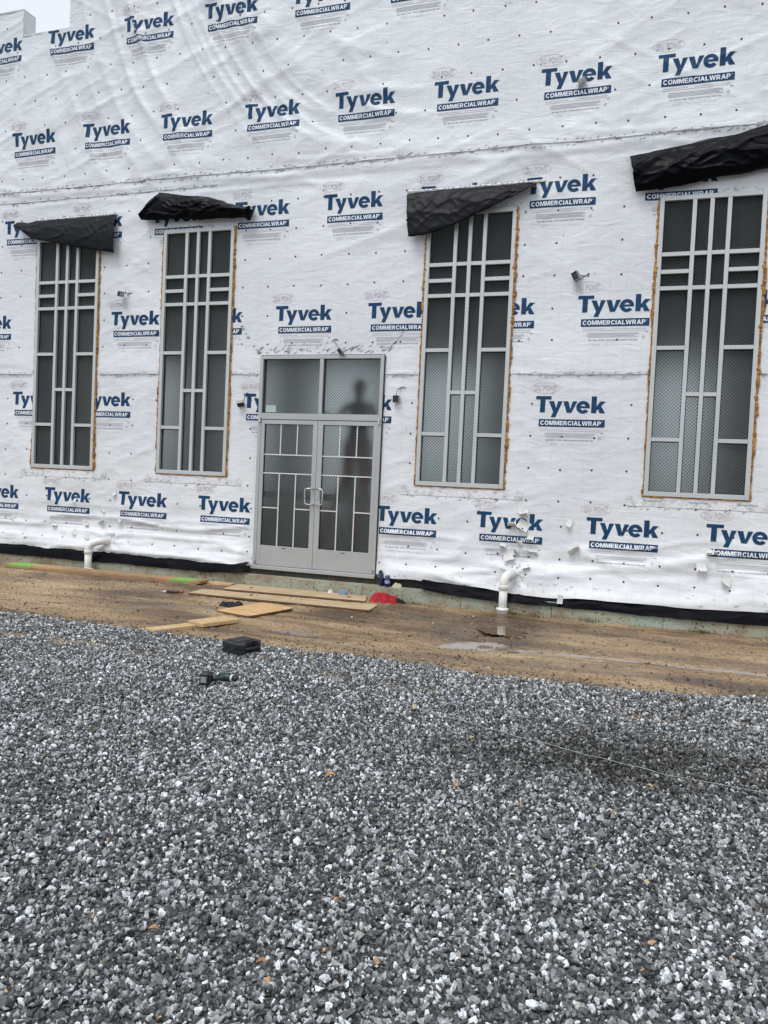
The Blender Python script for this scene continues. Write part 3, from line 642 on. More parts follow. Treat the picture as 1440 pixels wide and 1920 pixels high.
def place_logo(x0, z0, top=9.):
    bm = bmesh.new(); bm.from_mesh(TM)
    for v in bm.verts: v.co.x += x0; v.co.z += z0
    def cut(px, nx_): bmesh.ops.bisect_plane(bm, geom=bm.verts[:]+bm.edges[:]+bm.faces[:], plane_co=px, plane_no=nx_, dist=1e-6)
    kill = []
    for a, b, c, d in HOLES+[(x0-1, x0+2, top, 99)]:
        if b < x0-.2 or a > x0+.9 or d < z0-.4 or c > z0+.6: continue
        for p in (a, b):
            if x0-.2 < p < x0+.9: cut(Vector((p, 0, 0)), Vector((1, 0, 0)))
        for p in (c, d):
            if z0-.4 < p < z0+.6: cut(Vector((0, 0, p)), Vector((0, 0, 1)))
        for f in bm.faces:
            m = f.calc_center_median()
            if a < m.x < b and c < m.z < d: kill.append(f)
    # nothing is printed across the overlap from one sheet on to the next one
    if kill: bmesh.ops.delete(bm, geom=list(set(kill)), context='FACES')
    if not bm.faces: bm.free(); return
    xs_ = np.array([v.co.x for v in bm.verts]); zs_ = np.array([v.co.z for v in bm.verts]); hh = Hs(xs_, zs_)
    for v, h in zip(bm.verts, hh): v.co.y -= h
    bm_obj('logo_print', bm, PMATS, WALL)
ROWS = [(.672, -6.415), (2.190, -5.66), (3.43, -5.385), (4.955, -7.47+.0), (6.322, -7.42), (7.84, -6.715)]
PITCH_X = 1.4085
for z0, ph in ((.672, -.894), (2.190, 1.210), (3.44, -1.145), (4.955, -1.865), (6.322, -.345), (7.838, -1.066)):
    for k in range(-8, 6):
        x = ph+PITCH_X*k
        if x < -9.6 or x > 5.6: continue
        zz = z0+(.035*(x+7.5)/10.5-.02 if z0 in (3.44, 4.955) else 0)
        if -7.6 < x < -6.4 and z0 > 7: pass
        place_logo(x, zz, 5.52 if z0 == 4.955 else (2.75 if z0 == 2.19 else 99))

# --- nails: a cap with a dark head
def nail_mesh():
    bm = bmesh.new(); n = 10
    for r, y, mi in ((.0135, 0, 0),):
        a = [bm.verts.new((r*math.cos(2*PI*k/n), 0, r*math.sin(2*PI*k/n))) for k in range(n)]
        b = [bm.verts.new((r*.8*math.cos(2*PI*k/n), -.003, r*.8*math.sin(2*PI*k/n))) for k in range(n)]
        c = [bm.verts.new((r*.5*math.cos(2*PI*k/n), -.0035, r*.5*math.sin(2*PI*k/n))) for k in range(n)]
        for k in range(n):
            bm.faces.new((a[k], a[(k+1) % n], b[(k+1) % n], b[k])); bm.faces.new((b[k], b[(k+1) % n], c[(k+1) % n], c[k]))
        f = bm.faces.new(c); f.material_index = 1
    me = bpy.data.meshes.new('cap_nail'); bm.to_mesh(me); bm.free(); me.materials.append(M_NAIL); me.materials.append(M_NAILD); return me
NM = nail_mesh()
vis = sorted(NAILS, key=lambda p: (CAM-Vector((p[0], 0, p[1]))).length)
seen = [p for p in vis if p[0] < 4.3]; rest = seen[300:]+[p for p in vis if p[0] >= 4.3]
for x, z in seen[:300]:
    o = bpy.data.objects.new('cap_nail', NM); o.location = (x, -float(Hs(x, z))-.002, z); link(o, WALL)
bm = bmesh.new()
for x, z in rest:
    n0 = len(bm.verts); bm.from_mesh(NM); bm.verts.ensure_lookup_table(); h = float(Hs(x, z))
    for v in bm.verts[n0:]: v.co += Vector((x, -h-.002, z))
tag(bm_obj('distant_cap_nails', bm, [M_NAIL, M_NAILD], WALL), kind='stuff')

# --- staples and torn ribs along seams and openings
bm = bmesh.new()
def staple(x, z, L=None, a=None, w_=.0045):
    if any(p+.0 < x < q_-.0 and r_ < z < s_ for p, q_, r_, s_ in HOLES): return
    L = L or random.uniform(.018, .045); a = random.uniform(.15, .75) if a is None else a
    h = float(Hs(x, z))+.003; dx, dz = math.cos(a)*L/2, math.sin(a)*L/2; px, pz = -math.sin(a)*w_/2, math.cos(a)*w_/2
    pts = [(x-dx-px, z-dz-pz), (x+dx-px*.3, z+dz-pz*.3), (x+dx+px*.3, z+dz+pz*.3), (x-dx+px, z-dz+pz)]
    f = [bm.verts.new((u, -h, v)) for u, v in pts]; g = [bm.verts.new((u, -h-.004, v)) for u, v in pts]
    bm.faces.new(g); [bm.faces.new((f[k], f[(k+1) % 4], g[(k+1) % 4], g[k])) for k in range(4)]
def seam_line(s, dens, spread=.035, x0=-9, x1=5.5):
    x = x0
    while x < x1:
        d = s+.02*(float(vnoise(x*1.3, 0, 20))-.5)
        staple(x, d+random.choice((-1, 1))*random.uniform(.3, 1)*spread)
        if random.random() < .5: staple(x+random.uniform(-.05, .05), d+random.uniform(-.4, .4)*spread, random.uniform(.05, .16), random.uniform(-.04, .08), .0035)
        x += random.uniform(.4, 1.6)/dens
seam_line(2.76, 14); seam_line(5.665, 15, .05); seam_line(5.50, 8, .04, -9, -3.6)
for wx in WX:
    for k in range(34): staple(wx+random.uniform(-.25, WW+.25), WZ0-random.uniform(.07, .17))
    for k in range(16): staple(wx+random.uniform(-.05, WW+.05), WZ1+random.uniform(.01, .05), .03)
for k in range(60): staple(random.uniform(DX0-.05, DX1+.1), DZ1+random.uniform(.02, .12), random.uniform(.03, .07))
for sx_, d_ in ((DX0, -1), (DX1, 1)):
    for k in range(16): t = random.random(); staple(sx_+d_*(.02+t*.32), DZ1+t*.42+random.uniform(-.02, .02), random.uniform(.02, .06))
for px, pz in PIPES:
    for k in range(26): a = random.random()*6.28; r = random.uniform(.07, .17); staple(px+r*math.cos(a), max(.0, pz+r*math.sin(a)*.9), .025, random.random()*3)
for k in range(70): staple(random.uniform(-9, 5), random.uniform(.3, 8), random.uniform(.01, .03), random.random()*3)
for k in range(110): staple(random.uniform(-9, 5), random.uniform(-.02, .1), random.uniform(.015, .05), random.uniform(-.2, .4))
tag(bm_obj('staples', bm, M_STAPLE, WALL), kind='stuff')
# overlap edges: a thin lapped lip at each seam
for s, xa, xb in ((2.76, -10, 6.5), (5.665, -10, 6.5), (5.50, -10, -3.6)):
    vs = []; fs = []; n = 0
    for x in np.arange(xa, xb, .04):
        d = s+.02*(float(vnoise(x*1.3, 0, 20))-.5)+.004*random.random()
        inside = any(a-.01 < x < b+.01 and c < d < e for a, b, c, e in HOLES)
        h = float(Hs(x, d)); vs += [(x, -h-.001, d+.018), (x, -h-.005-.004*random.random(), d-.002), (x, -h-.001, d-.005)]
        if n and not inside and not was: fs += [(n-3, n-2, n+1, n), (n-2, n-1, n+2, n+1)]
        was = inside; n += 3
    mesh_obj('sheet_lap', vs, fs, M_WRAP, WALL, smooth=True)

# --- windows
FR = .052
def build_window(x0, first, seed):
    r = random.Random(seed)
    bm = bmesh.new()
    add_box(bm, 0, FR, -.030, .07, 0, WZ1-WZ0, .003); add_box(bm, WW-FR, WW, -.030, .07, 0, WZ1-WZ0, .003)
    add_box(bm, FR, WW-FR, -.029, .07, 0, .058, .003); add_box(bm, FR, WW-FR, -.029, .07, WZ1-WZ0-.055, WZ1-WZ0, .003)
    wn = bm_obj('window', bm, M_ALU2, B, loc=(x0, 0, WZ0))
    if first is not None:
        for ch in first.children:
            if ch.name.split('.')[0] in ('foam_seal', 'sill_flashing'): continue
            c = ch.copy(); COL.objects.link(c); c.parent = wn
            if c.name.startswith('pane'): c.rotation_euler = (0, 0, 0)
    else:
        V = [.398, .593, .788]; mw = .024; zt = WZ1-WZ0
        def bx(nm, *a, m=M_ALU2, bv=.002):
            o = box_obj(nm, *a, m, wn, bv); return o
        for v in V: bx('mullion', v-mw, v+mw, -.027, .06, .058, zt-.055)
        cols = [(FR, V[0]-mw), (V[0]+mw, V[1]-mw), (V[1]+mw, V[2]-mw), (V[2]+mw, WW-FR)]
        outer = [z-WZ0 for z in (1.965, 3.08, 3.80, 4.0, 4.21)]; inner = [z-WZ0 for z in (2.52, 3.80, 4.21)]
        gk = bmesh.new()
        for ci, (a, b) in enumerate(cols):
            zs_ = outer if ci in (0, 3) else inner; e = .058
            for z in zs_+[zt-.055]:
                t = z-mw if z in zs_ else z
                if z in zs_: bx('rail', a+.0005, b-.0005, -.024, .055, z-mw, z+mw)
                g = .006
                o = mesh_obj('pane', [(a, 0, e), (b, 0, e), (b, 0, t), (a, 0, t)], [(0, 1, 2, 3)], M_GLASS, wn)
                o.data.transform(Matrix.Translation((0, .026, 0)))
                for q_ in ((a+.0005, a+g+.003, e, t), (b-g, b-.0005, e, t), (a+g+.003, b-g, e, e+g), (a+g+.003, b-g, t-g-.004, t)): add_box(gk, q_[0], q_[1], .012, .0245, q_[2]+.0005, q_[3]-.0005)  # dark gasket rim, widened at left and top to darken the shadow gap
                e = z+mw
        bm_obj('gasket', gk, M_DARKGASKET, wn)
    # expanding foam oozing round the frame
    for side, (xa, dense) in enumerate(((-.010, .9), (WW+.012, 1.25))):
        vs = []; fs = []; n = 8; m_ = 240
        for i in range(m_+1):
            z = i/m_*(WZ1-WZ0+.01)-.01
            rr = (.0035+.010*float(vnoise(z*9, side*3, seed))+.010*float(ridge(vnoise(z*26, side, seed+1))))*dense*(.75+.5*float(vnoise(z*1.2, side, seed+2)))
            if side == 0: rr *= .45+.9*float(sst(vnoise(z*.8, 1, seed+4)+(WZ1-WZ0-z)*.12, .35, .75))
            cxx = xa+(.006 if side else -.004)*(float(vnoise(z*15, 7, seed))-.5)*3
            for k in range(n):
                a = 2*PI*k/n; q_ = rr*(1+.25*(float(vnoise(z*40, k*1.7, seed+5))-.5)*2); vs.append((cxx+q_*math.cos(a), -.012+q_*math.sin(a)*1.0, z))
            if i: fs += [((i-1)*n+k, (i-1)*n+(k+1) % n, i*n+(k+1) % n, i*n+k) for k in range(n)]
        mesh_obj('foam_seal', vs, fs, M_FOAM, wn, smooth=False)
    vs = []; fs = []; n = 8; m_ = 80
    for i in range(m_+1):
        xx = -.01+i/m_*(WW+.02); rr = .005+.010*float(vnoise(xx*11, 3, seed+8))
        for k in range(n): a = 2*PI*k/n; vs.append((xx, -.012+rr*math.cos(a), -.007+rr*math.sin(a)))
        if i: fs += [((i-1)*n+k, (i-1)*n+(k+1) % n, i*n+(k+1) % n, i*n+k) for k in range(n)]
    mesh_obj('foam_seal', vs, fs, M_FOAM, wn)
    # grey self-adhesive flashing under the sill, wider than the window
    xs_ = np.linspace(-.20, WW+.26, 60); zs_ = np.linspace(-.135, -.018, 6); vs = []; fs = []
    for i, xx in enumerate(xs_):
        for j, zz in enumerate(zs_): vs.append((xx, -float(Hs(x0+xx, WZ0+zz))-.0045-.004*float(vnoise(xx*20, zz*20, seed)), zz+.006*float(vnoise(xx*6, j, seed))))
        if i: fs += [((i-1)*6+j, i*6+j, i*6+j+1, (i-1)*6+j+1) for j in range(5)]
    fl = mesh_obj('sill_flashing', vs, fs, M_TAPE, wn, smooth=True)
    for tx in (.03, .56, 1.10) if seed == 40 else ():
        v, f = text_tris('StraightFlash', .22, .030, .01, tx-.03, -.075)
        mesh_obj('flashing_print', [(a, -float(Hs(x0+a, WZ0+b))-.0125, b) for a, b in v], f, M_GREYD, wn)
    return wn
w0 = None
for i, x in enumerate(WX):
    wn = build_window(x, w0, 10*(i+1)); w0 = w0 or wn

# --- entrance: frame, transom and two leaves
bm = bmesh.new(); J = .052
add_box(bm, DX0, DX0+J, -.035, .09, -.03, DZ1-.012, .003); add_box(bm, DX1-J, DX1, -.035, .09, -.03, DZ1-.012, .003)
add_box(bm, DX0+J, DX1-J, -.034, .09, DZ1-.012-.052, DZ1-.012, .003); add_box(bm, DX0+J, DX1-J, -.034, .09, 2.118, 2.206, .003)
add_box(bm, -1.873, -1.817, -.032, .08, 2.206, DZ1-.064, .003)
DF = bm_obj('door_frame', bm, M_ALU, B)
gk = bmesh.new()
def glass(parent, a, b, c, d, y):
    o = mesh_obj('pane', [(a, y, c), (b, y, c), (b, y, d), (a, y, d)], [(0, 1, 2, 3)], M_GLASS, parent); g = .007
    for q_ in ((a+.0005, a+g, c, d), (b-g, b-.0005, c, d), (a+g, b-g, c, c+g), (a+g, b-g, d-g, d)): add_box(gk, q_[0], q_[1], y-.014, y-.0015, q_[2]+.0005, q_[3]-.0005)
glass(DF, DX0+J, -1.873, 2.206, DZ1-.064, .022); glass(DF, -1.817, DX1-J, 2.206, DZ1-.064, .022)
bm_obj('gasket', gk, M_DARKGASKET, DF); gk = bmesh.new()
box_obj('threshold', DX0-.01, DX1+.01, -.075, .09, -.045, -.032+.040, M_ALU, DF, .004)
box_obj('sill_and_shade_strip', DX0-.04, DX1+.02, -.045, .1, -.128, -.046, M_DARKSTRIP, DF, .003)
for hx in (DX0+.035, DX1-.035):
    box_obj('pivot', hx-.016, hx+.016, -.062, -.034, 2.07, 2.145, M_STEEL, DF, .004); box_obj('pivot', hx-.012, hx+.012, -.058, -.034, .02, .08, M_STEEL, DF, .004)
o = box_obj('paper_label', -2.715, -2.555, .014, .0185, 2.225, 2.322, mat('paper_label', lin((178, 196, 188)), .6, var=.15, vscale=12), DF)
def leaf(x0, x1, g0, g1, hinge_left):
    bm = bmesh.new(); z0, z1, gz0, gz1 = .014, 2.110, .300, 2.050
    add_box(bm, x0, g0, -.028, .03, z0, z1, .002); add_box(bm, g1, x1, -.028, .03, z0, z1, .002)
    add_box(bm, g0, g1, -.0275, .03, gz1, z1, .002); add_box(bm, g0, g1, -.0275, .03, z0, gz0, .002)
    lf = bm_obj('door_leaf', bm, M_ALU, B)
    global gk; gk = bmesh.new(); glass(lf, g0, g1, gz0, gz1, .004); bm_obj('gasket', gk, M_DARKGASKET, lf)
    m_ = mat('muntin_white', (.60, .61, .60, 1), .4); w_ = .0085; xa, xb = (g0+(g1-g0)*.335, g0+(g1-g0)*.675)
    def mu(a, b, c, d): box_obj('muntin', a, b, -.013, .0, c, d, m_, lf, .001)
    mu(g0, g1, 1.613-w_, 1.613+w_); mu(g0, g1, 1.346-w_, 1.346+w_)
    for xx in (xa, xb): mu(xx-w_, xx+w_, 1.613+w_, gz1); mu(xx-w_, xx+w_, gz0, 1.346-w_)
    mu(g0, xa-w_, .846-w_, .846+w_); mu(xb+w_, g1, .846-w_, .846+w_)
    bm = bmesh.new(); add_box(bm, g0-.03, g1+.03, .035, .075, .995, 1.085, .006); bm_obj('push_bar', bm, mat('push_bar_grey', lin((150, 158, 156)), .4, .2), lf)
    hx = x1-.040 if hinge_left else x0+.052; s_ = -1 if hinge_left else 1
    bm = bmesh.new(); yb = -.028; d_ = .062
    pts = [(hx, yb, 1.150), (hx, yb-d_*.7, 1.150)] ; 
    path = [(hx+.0, yb, 1.150), (hx, yb-.03, 1.152), (hx+s_*.03, yb-.055, 1.152), (hx+s_*.085, yb-.062, 1.148), (hx+s_*.105, yb-.062, 1.128), (hx+s_*.108, yb-.062, 1.04), (hx+s_*.105, yb-.062, .948), (hx+s_*.085, yb-.062, .928), (hx+s_*.03, yb-.055, .924), (hx, yb-.03, .924), (hx, yb, .926)]
    path = [(hx-s_*.02+(p[0]-hx), p[1], p[2]) for p in path]
    add_tube(bm, path, .0115, 10); bm_obj('handle', bm, M_STEEL, lf, smooth=True)
    cx_ = (g0+g1)/2
    box_obj('maker_tag', cx_-.03, cx_+.03, -.031, -.0285, .268, .278, M_DARKGASKET, lf)
    if not hinge_left:
        box_obj('lock', x0+.016, x0+.070, -.036, -.0285, 1.00, 1.13, M_STEEL, lf, .003)
        bm = bmesh.new(); add_tube(bm, [(x0+.042, -.036, 1.062), (x0+.042, -.048, 1.062)], .014, 12); bm_obj('lock_cylinder', bm, M_ALU, lf)
    return lf
leaf(-2.757, -1.869, -2.700, -1.937, True); leaf(-1.864, -.973, -1.785, -1.030, False)
box_obj('door_jamb', DX1-.001, DX1+.012, -.03, .05, -.04, DZ1-.02, M_DARKGASKET, DF)

# --- foundation in formwork-long blocks with a ledge
jx = [-11.5, -9.2, -7.4, -5.84, -4.78, -3.48, -2.1, -1.03, .35, 1.52, 2.85, 4.3, 6.0, 7.5]
for a, b in zip(jx, jx[1:]):
    bm = bmesh.new(); fs = add_box(bm, a+.0035, b-.0035, -.20, .02, -.62, -.122)
    bmesh.ops.subdivide_edges(bm, edges=bm.edges[:], cuts=7, use_grid_fill=True)
    for v in bm.verts:
        k = .012*(float(vnoise(v.co.x*4, v.co.z*9, 81))-.5)
        if v.co.y < -.19: v.co.y += k*.8
        if v.co.z > -.13 and v.co.y < -.15: v.co.z += .016*(float(vnoise(v.co.x*6, 2, 82))-.6)
    bm_obj('foundation_block', bm, M_CONC, B)
box_obj('foundation_core', -11.4, 7.4, -.185, .10, -.62, -.135, mat('old_mortar', (.08, .07, .06, 1), .9), B)

# --- black damp-proof sheet hanging out from under the wrap
def skirt(x0, x1, seed, lift=None):
    xs_ = np.arange(x0, x1+.001, .03); nv = 12; vs = []; fs = []
    for i, x in enumerate(xs_):
        zt = float(bottom_z(x))+.05; zb = -.142-.040*float(sst(x, -.5, 1.0))+.016*(float(vnoise(x*1.6, 1, seed))-.5)+.010*(float(vnoise(x*8, 1, seed+1))-.5)
        yb = -.222-.02*float(vnoise(x*2.1, 5, seed))
        if lift: e = math.exp(-((x-lift)/.30)**2); zb += .05*e; yb -= .05*e
        for j in range(nv):
            t = j/(nv-1)
            yy = -.05+(yb+.05)*(t**.7)-.035*math.sin(PI*t)*float(vnoise(x*3.2, t*1.5, seed+2))-.020*float(ridge(vnoise(x*6+t*2.5, t*2.6-x, seed+3), 2.6))*math.sin(PI*min(1, t*1.2+.1))
            vs.append((x, yy, zt+(zb-zt)*t+.006*float(vnoise(x*9, t*4, seed+4))))
        if i: fs += [((i-1)*nv+j, (i-1)*nv+j+1, i*nv+j+1, i*nv+j) for j in range(nv-1)]
    return mesh_obj('damp_proof_sheet', vs, fs, mat('damp_proof_black', (.003, .0034, .0055, 1), .42, spec=.05), B, smooth=True)
skirt(-10.4, -2.83, 90, -2.95); skirt(-.20, 6.9, 95, -.25)
box_obj('sill_and_shade_strip', -.905, -.05, -.040, .1, -.12, .02, M_DARKSTRIP, B, .003)  # dark fill beside the doors, standing in for the shadowed cavity under the wrap
xs_ = [1.585, 1.655]; vs = []
for t in np.linspace(0, 1, 8): zz = -.0-.13*t; vs += [(x, -.095-.150*t**.7, zz) for x in xs_]
mesh_obj('tape_strip', vs, [(2*i, 2*i+1, 2*i+3, 2*i+2) for i in range(7)], mat('clear_tape', (.35, .37, .42, 1), .25), B)

# ================================================================== person on a ladder behind the textured glass
def skin_body(name, joints, edges, m, label, cat, smooth=2, parent=None):
    me = bpy.data.meshes.new(name); me.from_pydata([j[0] for j in joints], edges, []); o = link(bpy.data.objects.new(name, me), parent)
    sk = o.modifiers.new('skin', 'SKIN'); 
    for i, j in enumerate(joints): me.skin_vertices[0].data[i].radius = j[1] if isinstance(j[1], tuple) else (j[1], j[1])
    me.skin_vertices[0].data[0].use_root = True
    s = o.modifiers.new('sub', 'SUBSURF'); s.levels = smooth; s.render_levels = smooth
    me.materials.append(m); return o
PX, PY, F = -1.66, 1.02, 1.02          # feet height: the ladder tread
P = empty('person', (PX, PY, F)); tag(P, 'person in dark top standing high on a red ladder behind the textured door glass', 'person')
M_SKIN = mat('skin', lin((150, 105, 85)), .6); M_TOP = mat('dark_top', (.09, .09, .095, 1), .9); M_TR = mat('dark_red_trousers', lin((120, 40, 42)), .9)
jt = [((0, 0, .93), (.15, .11)), ((0, 0, 1.10), (.145, .10)), ((0, .0, 1.30), (.165, .11)), ((0, 0, 1.43), (.10, .08)), ((0, -.01, 1.50), .055), ((0, -.02, 1.57), .06),
      ((-.19, 0, 1.40), .06), ((-.30, -.14, 1.16), .047), ((-.36, -.40, 1.24), .036), ((.19, 0, 1.40), .06), ((.30, -.12, 1.17), .045), ((.12, -.38, 1.22), .034),
      ((-.10, 0, .84), .095), ((-.12, -.03, .48), .065), ((-.12, .03, .09), .048), ((.10, 0, .84), .095), ((.12, -.03, .48), .065), ((.12, .03, .09), .048), ((-.12, -.12, .035), .04), ((.12, -.12, .035), .04)]
ed = [(0, 1), (1, 2), (2, 3), (3, 4), (4, 5), (3, 6), (6, 7), (7, 8), (3, 9), (9, 10), (10, 11), (0, 12), (12, 13), (13, 14), (14, 18), (0, 15), (15, 16), (16, 17), (17, 19)]
skin_body('body', jt, ed, M_TOP, None, None, parent=P)
bm = bmesh.new(); bmesh.ops.create_uvsphere(bm, u_segments=20, v_segments=14, radius=1)
for v in bm.verts:
    x_, y_, z_ = v.co; v.co = Vector((x_*.090*(1-.15*max(0, -z_)), y_*.098-.02-.012*max(0, -y_)*(1 if abs(x_) < .3 else 0)*(1 if -.35 < z_ < .1 else 0)*2, z_*.128+1.655))
bm_obj('head', bm, M_SKIN, P, smooth=True)
bm = bmesh.new(); bmesh.ops.create_uvsphere(bm, u_segments=20, v_segments=14, radius=1)
for v in list(bm.verts):
    x_, y_, z_ = v.co; v.co = Vector((x_*.099, y_*.106+.0, z_*.128+1.675))
bmesh.ops.delete(bm, geom=[f for f in bm.faces if f.calc_center_median().z < 1.64 or (f.calc_center_median().y < -.06 and f.calc_center_median().z < 1.74)], context='FACES')
bm_obj('hair', bm, M_DKCLOTH, P, smooth=True)
for s in (-1, 1):
    bm = bmesh.new(); add_tube(bm, [(s*.105, 0, .88), (s*.12, -.03, .50), (s*.12, .03, .10)], [.115, .088, .075], 12); bm_obj('trouser_leg', bm, M_TR, P, smooth=True)
    hb = jt[8][0] if s < 0 else jt[11][0]
    bm = bmesh.new(); hx, hy, hz = hb
    add_tube(bm, [(hx, hy, hz), (hx-.01, hy-.05, hz+.005), (hx-.015, hy-.09, hz+.01)], [.026, .034, .030], 8)
    for k in range(4): add_tube(bm, [(hx-.04+k*.019, hy-.085, hz+.01), (hx-.045+k*.02, hy-.125, hz+.012), (hx-.042+k*.019, hy-.15-.006*(k in (1, 2)), hz-.01)], [.010, .009, .007], 6)
    add_tube(bm, [(hx+.028, hy-.03, hz), (hx+.050, hy-.06, hz), (hx+.052, hy-.085, hz-.005)], [.011, .010, .008], 6)
    bm_obj('hand', bm, M_SKIN, P, smooth=True)
LD = empty('step_ladder', (PX, PY, 0)); tag(LD, 'red step ladder standing behind the right leaf of the glass doors', 'ladder'); M_LAD = mat('ladder_red', (.60, .07, .04, 1), .5)
for s in (-1, 1):
    for nm, a, b in (('front_rail', (s*.30-.18, -.42, -.02), (s*.17+.10, -.14, 1.55)), ('rear_rail', (s*.30+.1, .55, -.02), (s*.17+.10, .02, 1.55))):
        bm = bmesh.new(); add_tube(bm, [a, b], .045, 4); bm_obj(nm, bm, M_LAD, LD)
for k in range(4):
    z = .30+.30*k-.0; t = (z+.02)/1.57; xc = -.18*(1-t)+.10*t; yc = -.42+.28*t; wd = .30-.13*t
    z2 = F-.012 if k == 2 else z
    box_obj('step', xc-wd, xc+wd, yc-.03, yc+(.34 if k == 2 else .06), z2-.03, z2, M_ALU, LD, .004)
box_obj('top_cap', -.10, .30, -.17, .07, 1.55, 1.60, M_LAD, LD, .01)

# ================================================================== black tarpaulin flaps over the windows
def lerp_path(pts, s):
    xs_ = [p[0] for p in pts]; t0, t1 = xs_[0], xs_[-1]; x = t0+(t1-t0)*s
    for a, b in zip(pts, pts[1:]):
        if x <= b[0] or b is pts[-1]: u = (x-a[0])/max(1e-6, b[0]-a[0]); return (x, a[1]+(b[1]-a[1])*u)
def flap(label, top, bot, bulge, y_top, y_bot, m, seed, hem=None, crinkle=.03, roll=0.):
    nu, nv = 130, 36; vs = []; fs = []
    for i in range(nu+1):
        u = i/nu; tx, tz = lerp_path(top, u); bx_, bz_ = lerp_path(bot, u)
        for j in range(nv+1):
            v = j/nv; x = tx+(bx_-tx)*v; z = tz+(bz_-tz)*v
            out_ = y_top+(y_bot-y_top)*v+bulge*math.sin(PI*min(1, v*1.0))**.8*(.7+.6*float(vnoise(u*3, v*1.2, seed)))
            d1 = float(ridge(vnoise(u*7+v*3, v*3-u*2, seed+1), 3.0)); d2 = float(ridge(vnoise(u*14-v*4, v*5+u*5, seed+2), 2.6))
            e = math.sin(PI*max(.02, v))**.5
            out_ += crinkle*(d1*1.2+d2*.7)*e
            z += .012*(float(vnoise(u*22, v*2, seed+3))-.5)*(1 if j in (0, nv) else .3)+.014*(float(vnoise(u*6, v*2, seed+5))-.5)*(1-(j == 0))
            vs.append((x+.012*(float(vnoise(v*9, u*2, seed+4))-.5), -max(out_, .035), z))
        if i: fs += [((i-1)*(nv+1)+j, (i-1)*(nv+1)+j+1, i*(nv+1)+j+1, i*(nv+1)+j) for j in range(nv)]
    root = empty('tarpaulin_flap', (0, 0, 0)); tag(root, label, 'tarpaulin', 'tarpaulin flaps rolled above the windows')
    o = mesh_obj('sheet', vs, fs, m, root, smooth=True)
    s = o.modifiers.new('thickness', 'SOLIDIFY'); s.thickness = .004; s.offset = 0
    if hem:
        a, b = hem; vs = []; fs = []; n = 40
        for i in range(n+1):
            x = a[0]+(b[0]-a[0])*i/n; z = a[1]+(b[1]-a[1])*i/n+.006*(random.random()-.5)
            y = -float(Hs(x, z))-.012; vs += [(x, y, z+.016), (x, y-.010, z), (x, y-.004, z-.018)]
            if i: fs += [(3*i-3, 3*i-2, 3*i+1, 3*i), (3*i-2, 3*i-1, 3*i+2, 3*i+1)]
        mesh_obj('hem_strip', vs, fs, M_TAPE, root)
        bm = bmesh.new()
        for i in range(int((b[0]-a[0])/.07)):
            x = a[0]+.07*i+random.uniform(0, .04); z = a[1]+(b[1]-a[1])*(x-a[0])/(b[0]-a[0])+.01; y = -float(Hs(x, z))-.026
            add_tube(bm, [(x-.014, y, z-.006), (x+.016, y-.004, z+.008)], .003, 4)
        tag(bm_obj('staples', bm, M_STAPLE, root), kind='stuff')
    return root
flap('charcoal tarpaulin flap hanging tilted over the leftmost window', [(-7.247, 5.19), (-7.05, 5.165), (-6.9, 5.186), (-6.4, 5.19), (-5.36, 5.192)],
     [(-7.20, 5.06), (-7.05, 4.985), (-6.90, 4.89), (-6.60, 4.835), (-6.2, 4.75), (-5.75, 4.652), (-5.42, 4.604), (-5.31, 4.585)], .035, .04, .15, M_TARPG, 200, crinkle=.011, hem=((-6.9, 5.205), (-5.36, 5.21)))
flap('black tarpaulin gathered into a humped bundle over the second window from the left', [(-4.85, 5.17), (-4.72, 5.37), (-4.60, 5.465), (-4.29, 5.415), (-3.98, 5.369), (-3.68, 5.322), (-3.50, 5.258), (-3.26, 5.175), (-3.0, 5.136)],
     [(-4.85, 5.06), (-4.72, 5.045), (-4.42, 5.035), (-4.03, 5.016), (-3.58, 4.996), (-3.27, 4.985), (-3.12, 4.99), (-3.03, 4.925), (-2.97, 5.07)], .10, .05, .12, M_TARP, 210, crinkle=.032)
flap('charcoal tarpaulin flap sagging at one corner over the window beside the doors', [(-.70, 5.168), (-.30, 5.185), (.22, 5.188), (.70, 5.190), (.97, 5.192), (1.03, 5.17)],
     [(-.62, 4.56), (-.38, 4.573), (-.14, 4.645), (.06, 4.708), (.25, 4.781), (.45, 4.864), (.74, 4.991), (.98, 5.10), (1.06, 5.06)], .035, .04, .16, M_TARPG, 220, crinkle=.011, hem=((-.70, 5.20), (1.14, 5.21)))
flap('black tarpaulin rolled into a long crumpled band over the rightmost window', [(2.157, 5.418), (2.435, 5.450), (2.757, 5.492), (3.05, 5.545), (3.325, 5.56), (3.494, 5.609), (3.68, 5.652), (3.9, 5.68), (4.3, 5.66), (4.5, 5.60)],
     [(2.25, 4.965), (2.56, 4.982), (2.86, 5.011), (3.15, 5.061), (3.43, 5.089), (3.70, 5.128), (3.95, 5.15), (4.3, 5.16), (4.6, 5.2)], .10, .04, .10, M_TARP, 230, crinkle=.030)

